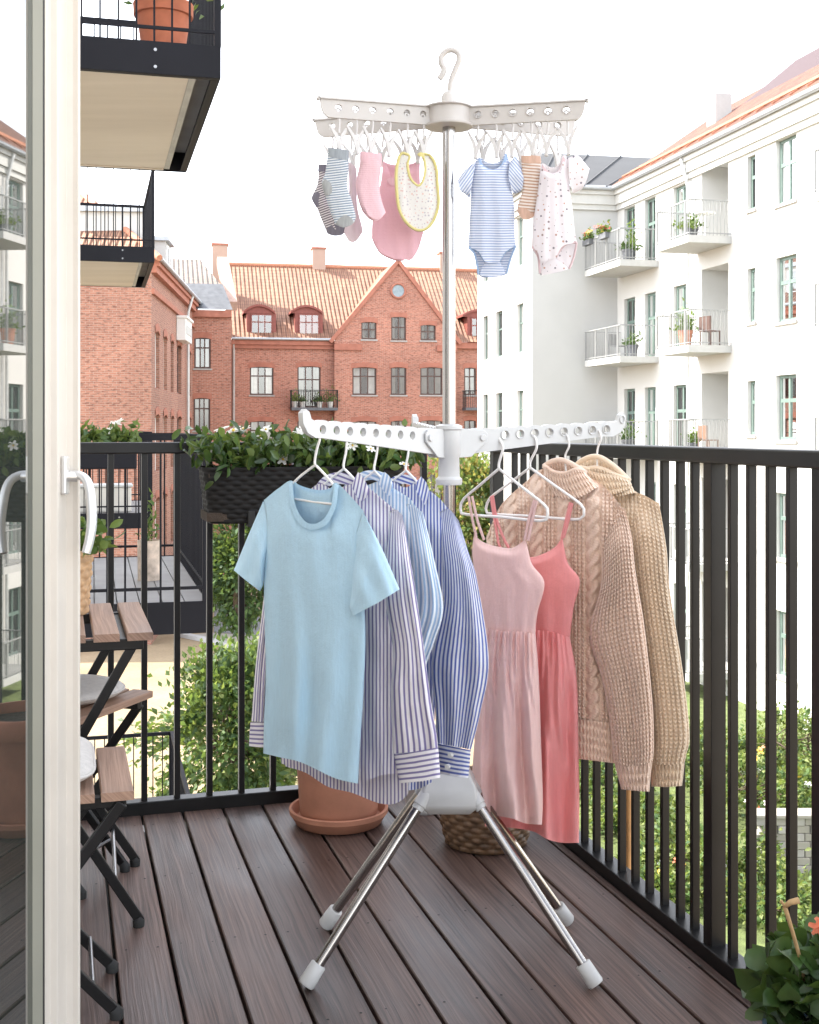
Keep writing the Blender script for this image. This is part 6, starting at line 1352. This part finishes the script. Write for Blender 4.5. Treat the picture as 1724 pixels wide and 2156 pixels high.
# recessed part between the wings
fr_ = Facade((-10.95, 61), (.98, .197)); RT = fr_.hit(450, 653)[1]; rh = []
for x0, y0, x1, y1 in ((500, 445, 570, 578), (497, 700, 568, 840)): rh.append(tuple(z4(fr_, x0, y0, x1, y1))+(.3, 1))
for k in (1, 2): q = rh[1]; d_ = (rh[0][3]-rh[1][3])*k; rh.append((q[0], q[1], q[2]-d_, q[3]-d_, .3, 1))
wall_mesh(fr_, -2, 1.93, GZ, RT, [h for h in rh if h[2] > GZ], [br, M['dark_room']], bb)
for h in rh:
    if h[2] > GZ: window(fr_, h, bb, bf, cols=3, rowz=(.68,), o=-.10, fw=.085, mw=.06, sill=M['stone'], curtain=.25, arch=.09)
MB().box(0,0,0,0,0,0) if False else None
MB().quad(fr_(1.93, 0, GZ), fm(0, 0, GZ), fm(0, 0, RT), fr_(1.93, 0, RT)).build('wall', M['brick_trim'], bb)
MB(fr_).box(-.2, 1.95, .004, .2, RT-.35, RT).build('cornice', M['brick_trim'], bb)
roof_quad('roof', M['slate'], bb, [fr_(-2, .25, RT+.03), fr_(2.0, .25, RT+.03), fr_(1.6, -2.2, RT+1.6), fr_(-2, -2.2, RT+1.6)])
roof_quad('roof', M['tile_grey'], bb, [fr_(-5, -1.6, RT+1.15), fr_(1.75, -1.6, RT+1.15), fr_(.6, -7.5, RT+3.6), fr_(-5, -7.5, RT+3.6)])
MB().bar(tuple(P(487, 644, 64.5)), tuple(P(468, 549, 70.5)), .62, .5).build('parapet', simple('pink_render', (.40,.27,.22), .9), bb)
# left brick wing
lwg = thing('brick_wing', 'orange-brick wing with plain end wall and narrow arched side windows at left', 'building', (-9.74, 45.6, GZ))
fs_ = Facade((-9.74, 45.6), (-.0783, .9969)); ff = Facade((-30, 44.8), (1, .0395)); LT = 7.5
sh_ = []
for x0, y0, x1, y1 in ((335, 318, 353, 508), (370, 342, 385, 522), (401, 358, 413, 528), (428, 372, 446, 535), (473, 402, 487, 555)):
    a0, a1, z0, z1 = z4(fs_, x0, y0, x1, y1); z1 = 4.95; z0 = 2.75
    for k in range(4): sh_.append((a0, a1, z0-3.25*k, z1-3.25*k, .3, 1))
sh_ = [h for h in sh_ if h[2] > GZ]
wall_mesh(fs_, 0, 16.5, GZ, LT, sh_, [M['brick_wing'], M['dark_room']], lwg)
wall_mesh(ff, 0, 20.28, GZ, LT, [], [M['brick_wing'], M['dark_room']], lwg)
for h in sh_: window(fs_, h, lwg, M['white_frame'] if h[0] < 4 else bf, cols=2, rowz=(.68,), o=-.14, fw=.09, curtain=.3, arch=.16)
MB(fs_).box(-.0, 16.3, .004, .12, LT-1.25, LT-1.05).box(0, 16.3, .004, .2, LT-.45, LT-.2).box(-.0, 16.3, .004, .3, LT-.199, LT).build('cornice', M['brick_trim'], lwg)
MB(fs_).tube([(-.2, .38, LT+.04), (16.2, .38, LT+.04)], .09, 8).build('gutter', M['zinc'], lwg, 60)
dpa = fs_.hit(Z4([(462, 0)])[0][0]); MB(fs_).tube([(dpa, .14, GZ), (dpa, .14, LT-.8), (dpa, .36, LT)], .07, 8).build('downpipe', M['zinc_light'], lwg, 60)
hipb = np.array([-13.7, 50.0, 11.0]); e0 = np.array(fs_(-.35, .35, LT+.05)); e1 = np.array(fs_(16.5, .35, LT+.05)); e2 = np.array(ff(0, .35, LT+.05)); rb_ = np.array([-15.0, 66.5, 11.0]); l2 = np.array([-26., 50.0, 11.0])
roof_quad('roof', M['tile_red'], lwg, [e0, e1, rb_, hipb]); roof_quad('roof', M['tile_red'], lwg, [e2, e0, hipb, l2])
MB().tube([tuple(e0), tuple(hipb), tuple(rb_)], .13, 8).build('ridge', M['terracotta'], lwg, 60)
for a in (1.6, 8.8):
    d = MB(fs_).box(a, a+2.0, -3.2, -.55, LT+.2, LT+2.1).build('dormer', M['cornice'], lwg); MB(fs_).box(a-.15, a+2.15, -3.3, -.35, LT+2.102, LT+2.3).build('roof', M['zinc'], d)
    window(fs_, (a+.25, a+1.75, LT+.75, LT+1.95), d, M['white_frame'], cols=2, rowz=(), o=-.49, fw=.08)
bx = thing('wall_vent_box', 'white boxed bay fixed to the brick wing beside its drainpipe', 'bay box', fs_(z4(fs_, 425, 365, 450, 475)[0], .2, 4))
q = z4(fs_, 425, 365, 452, 475); MB(fs_).box(q[0], q[1], .003, .42, q[2], q[3]).box(q[0]-.08, q[1]+.08, .003, .5, q[3]+.002, q[3]+.12).build('casing', M['white_frame'], bx, bevel=.02); MB(fs_).box(q[0]+.15, q[1]-.15, .422, .44, q[2]+.3, q[3]-.3).build('panel', M['cornice'], bx)
# ================================================================== trees and shrubs
tm_ = [M['leaf_tree'], M['leaf_tree_dark'], M['leaf_tree_pale']]
def at(px, Y): p = P(px, 0, Y); return (p[0], Y, GZ)
tree('courtyard_tree', 'leafy green tree in the courtyard seen through the front railing', at(485, 21.5), 4.7, (1.45, 1.2, 1.75), 60, 170, .24, .15, tm_, [.45, .42, .13], trunk_r=.10, cz=.56)
tree('courtyard_tree', 'smaller pale green tree rising beside the t-shirt', at(590, 25), 4.6, (.95, .9, 1.7), 30, 130, .26, .16, tm_, [.4, .2, .4], trunk_r=.09, cz=.56)
tree('courtyard_tree', 'dark green tree in front of the brick wall', at(512, 44), 6.2, (1.55, 1.4, 2.5), 40, 150, .4, .24, [M['leaf_tree_dark'], M['leaf_tree']], [.65, .35], trunk_r=.14, cz=.52)
tree('courtyard_tree', 'yellowing tree between the rack pole and the white building', at(985, 50), 7.6, (1.5, 1.4, 3.2), 44, 140, .45, .24, [M['leaf_tree_pale'], M['leaf_gold'], M['leaf_tree']], [.5, .2, .3], trunk_r=.15, cz=.55)
sh = [(1255, 27, 1.7, 1.0, 'pale green shrub behind the hem of the coral dress'), (1330, 24.5, 1.5, .9, 'dark green shrub beside the bamboo cane'), (1395, 29, 2.1, 1.1, 'yellow-green shrub below the cream sweater'), (1440, 22, 1.3, .9, 'low flowering shrub seen left of the wide railing post'),
      (1500, 27, 2.6, 1.1, 'tall climbing shrub right of the wide railing post'), (1540, 21.5, 1.5, .9, 'low bright green shrub at the foot of the tall climbing shrub'), (1585, 25, 2.3, 1.1, 'mid green shrub with white blossom against the white wall'), (1630, 28, 3.0, 1.2, 'tallest pale shrub against the white wall'), (1680, 24.5, 2.2, 1.0, 'rounded shrub above the pale brick stack'), (1610, 20, .9, .8, 'low grassy shrub nearest the right railing'), (1700, 29, 2.4, 1.1, 'pale shrub at the right edge of the garden'), (1370, 21, 1.0, .8, 'small dark shrub low behind the basket side railing')]
for i, (px, Y, h, r, l) in enumerate(sh):
    t = tree('garden_shrub', l, at(px, Y), h*.55, (r*1.15, r*1.05, h*.30), 17, 110, .2, .13, tm_ if i % 4 else [M['leaf_tree_dark'], M['leaf_tree'], M['leaf_tree_pale']], [.35, .10, .55] if i % 4 else [.3, .4, .3], group='shrubs in the garden below the right railing', trunk_r=.04, cat='shrub', cz=.52)
    for k in range(8 if i in (3, 6, 4, 8) else 0):
        a = rng.uniform(0, 6.28); flower(t, 'flower', [M['white_petal'], M['orange_petal'], M['white_petal'], M['yellow_petal']][k % 4], np.array(at(px, Y))+np.array([r*.8*math.cos(a), -r*.85, h*.55*rng.uniform(.35, .95)]), .09, 5)
# brick stack
c = at(1650, 22.3); t = thing('brick_stack', 'low stack of pale bricks standing among the shrubs', 'brick stack', c)
for j in range(7):
    for i in range(4):
        x = c[0]-.55+i*.30+(.1 if j % 2 else 0); MB().box(x, x+.285, c[1]-.15+rng.uniform(-.02,.02), c[1]+.15, GZ+j*.145, GZ+j*.145+.138).build('brick', M['paving'] if (i+j) % 2 else M['stone'], t, bevel=.012)
MB().box(c[0]-.62, c[0]+.75, c[1]-.22, c[1]+.22, GZ+7*.145, GZ+7*.145+.07).build('slab', M['paving'], t, bevel=.015)
# ================================================================== light and air
AZ, EL = R(-80), R(45)
w = bpy.data.worlds.new('World'); scene.world = w; w.use_nodes = True; nt = w.node_tree; bg = nt.nodes['Background']
sky = nt.nodes.new('ShaderNodeTexSky'); sky.sky_type = 'NISHITA'; sky.sun_disc = False; sky.sun_elevation = EL; sky.sun_rotation = AZ; sky.air_density = 1.0; sky.dust_density = 1.2; sky.ozone_density = 1.0; sky.altitude = 0
hs = nt.nodes.new('ShaderNodeHueSaturation'); hs.inputs['Saturation'].default_value = .28; nt.links.new(sky.outputs[0], hs.inputs['Color']); nt.links.new(hs.outputs[0], bg.inputs[0]); bg.inputs[1].default_value = .15
sd = bpy.data.lights.new('sun', 'SUN'); so = bpy.data.objects.new('sun', sd); COL.objects.link(so); sd.energy = 2.0; sd.angle = R(.6); sd.color = (1, .93, .82)
sv = Vector((math.sin(AZ)*math.cos(EL), math.cos(AZ)*math.cos(EL), math.sin(EL))); so.rotation_euler = sv.to_track_quat('Z', 'Y').to_euler(); so.location = (-20, 20, 40)
vs_ = scene.view_settings; vs_.view_transform = 'Standard'; vs_.look = 'None'; vs_.gamma = 1; vs_.exposure = 2.6
scene.render.engine = 'CYCLES'; cy_ = scene.cycles; cy_.max_bounces = 8; cy_.diffuse_bounces = 4; cy_.transparent_max_bounces = 16; cy_.glossy_bounces = 4; cy_.use_denoising = True; cy_.sample_clamp_indirect = 6
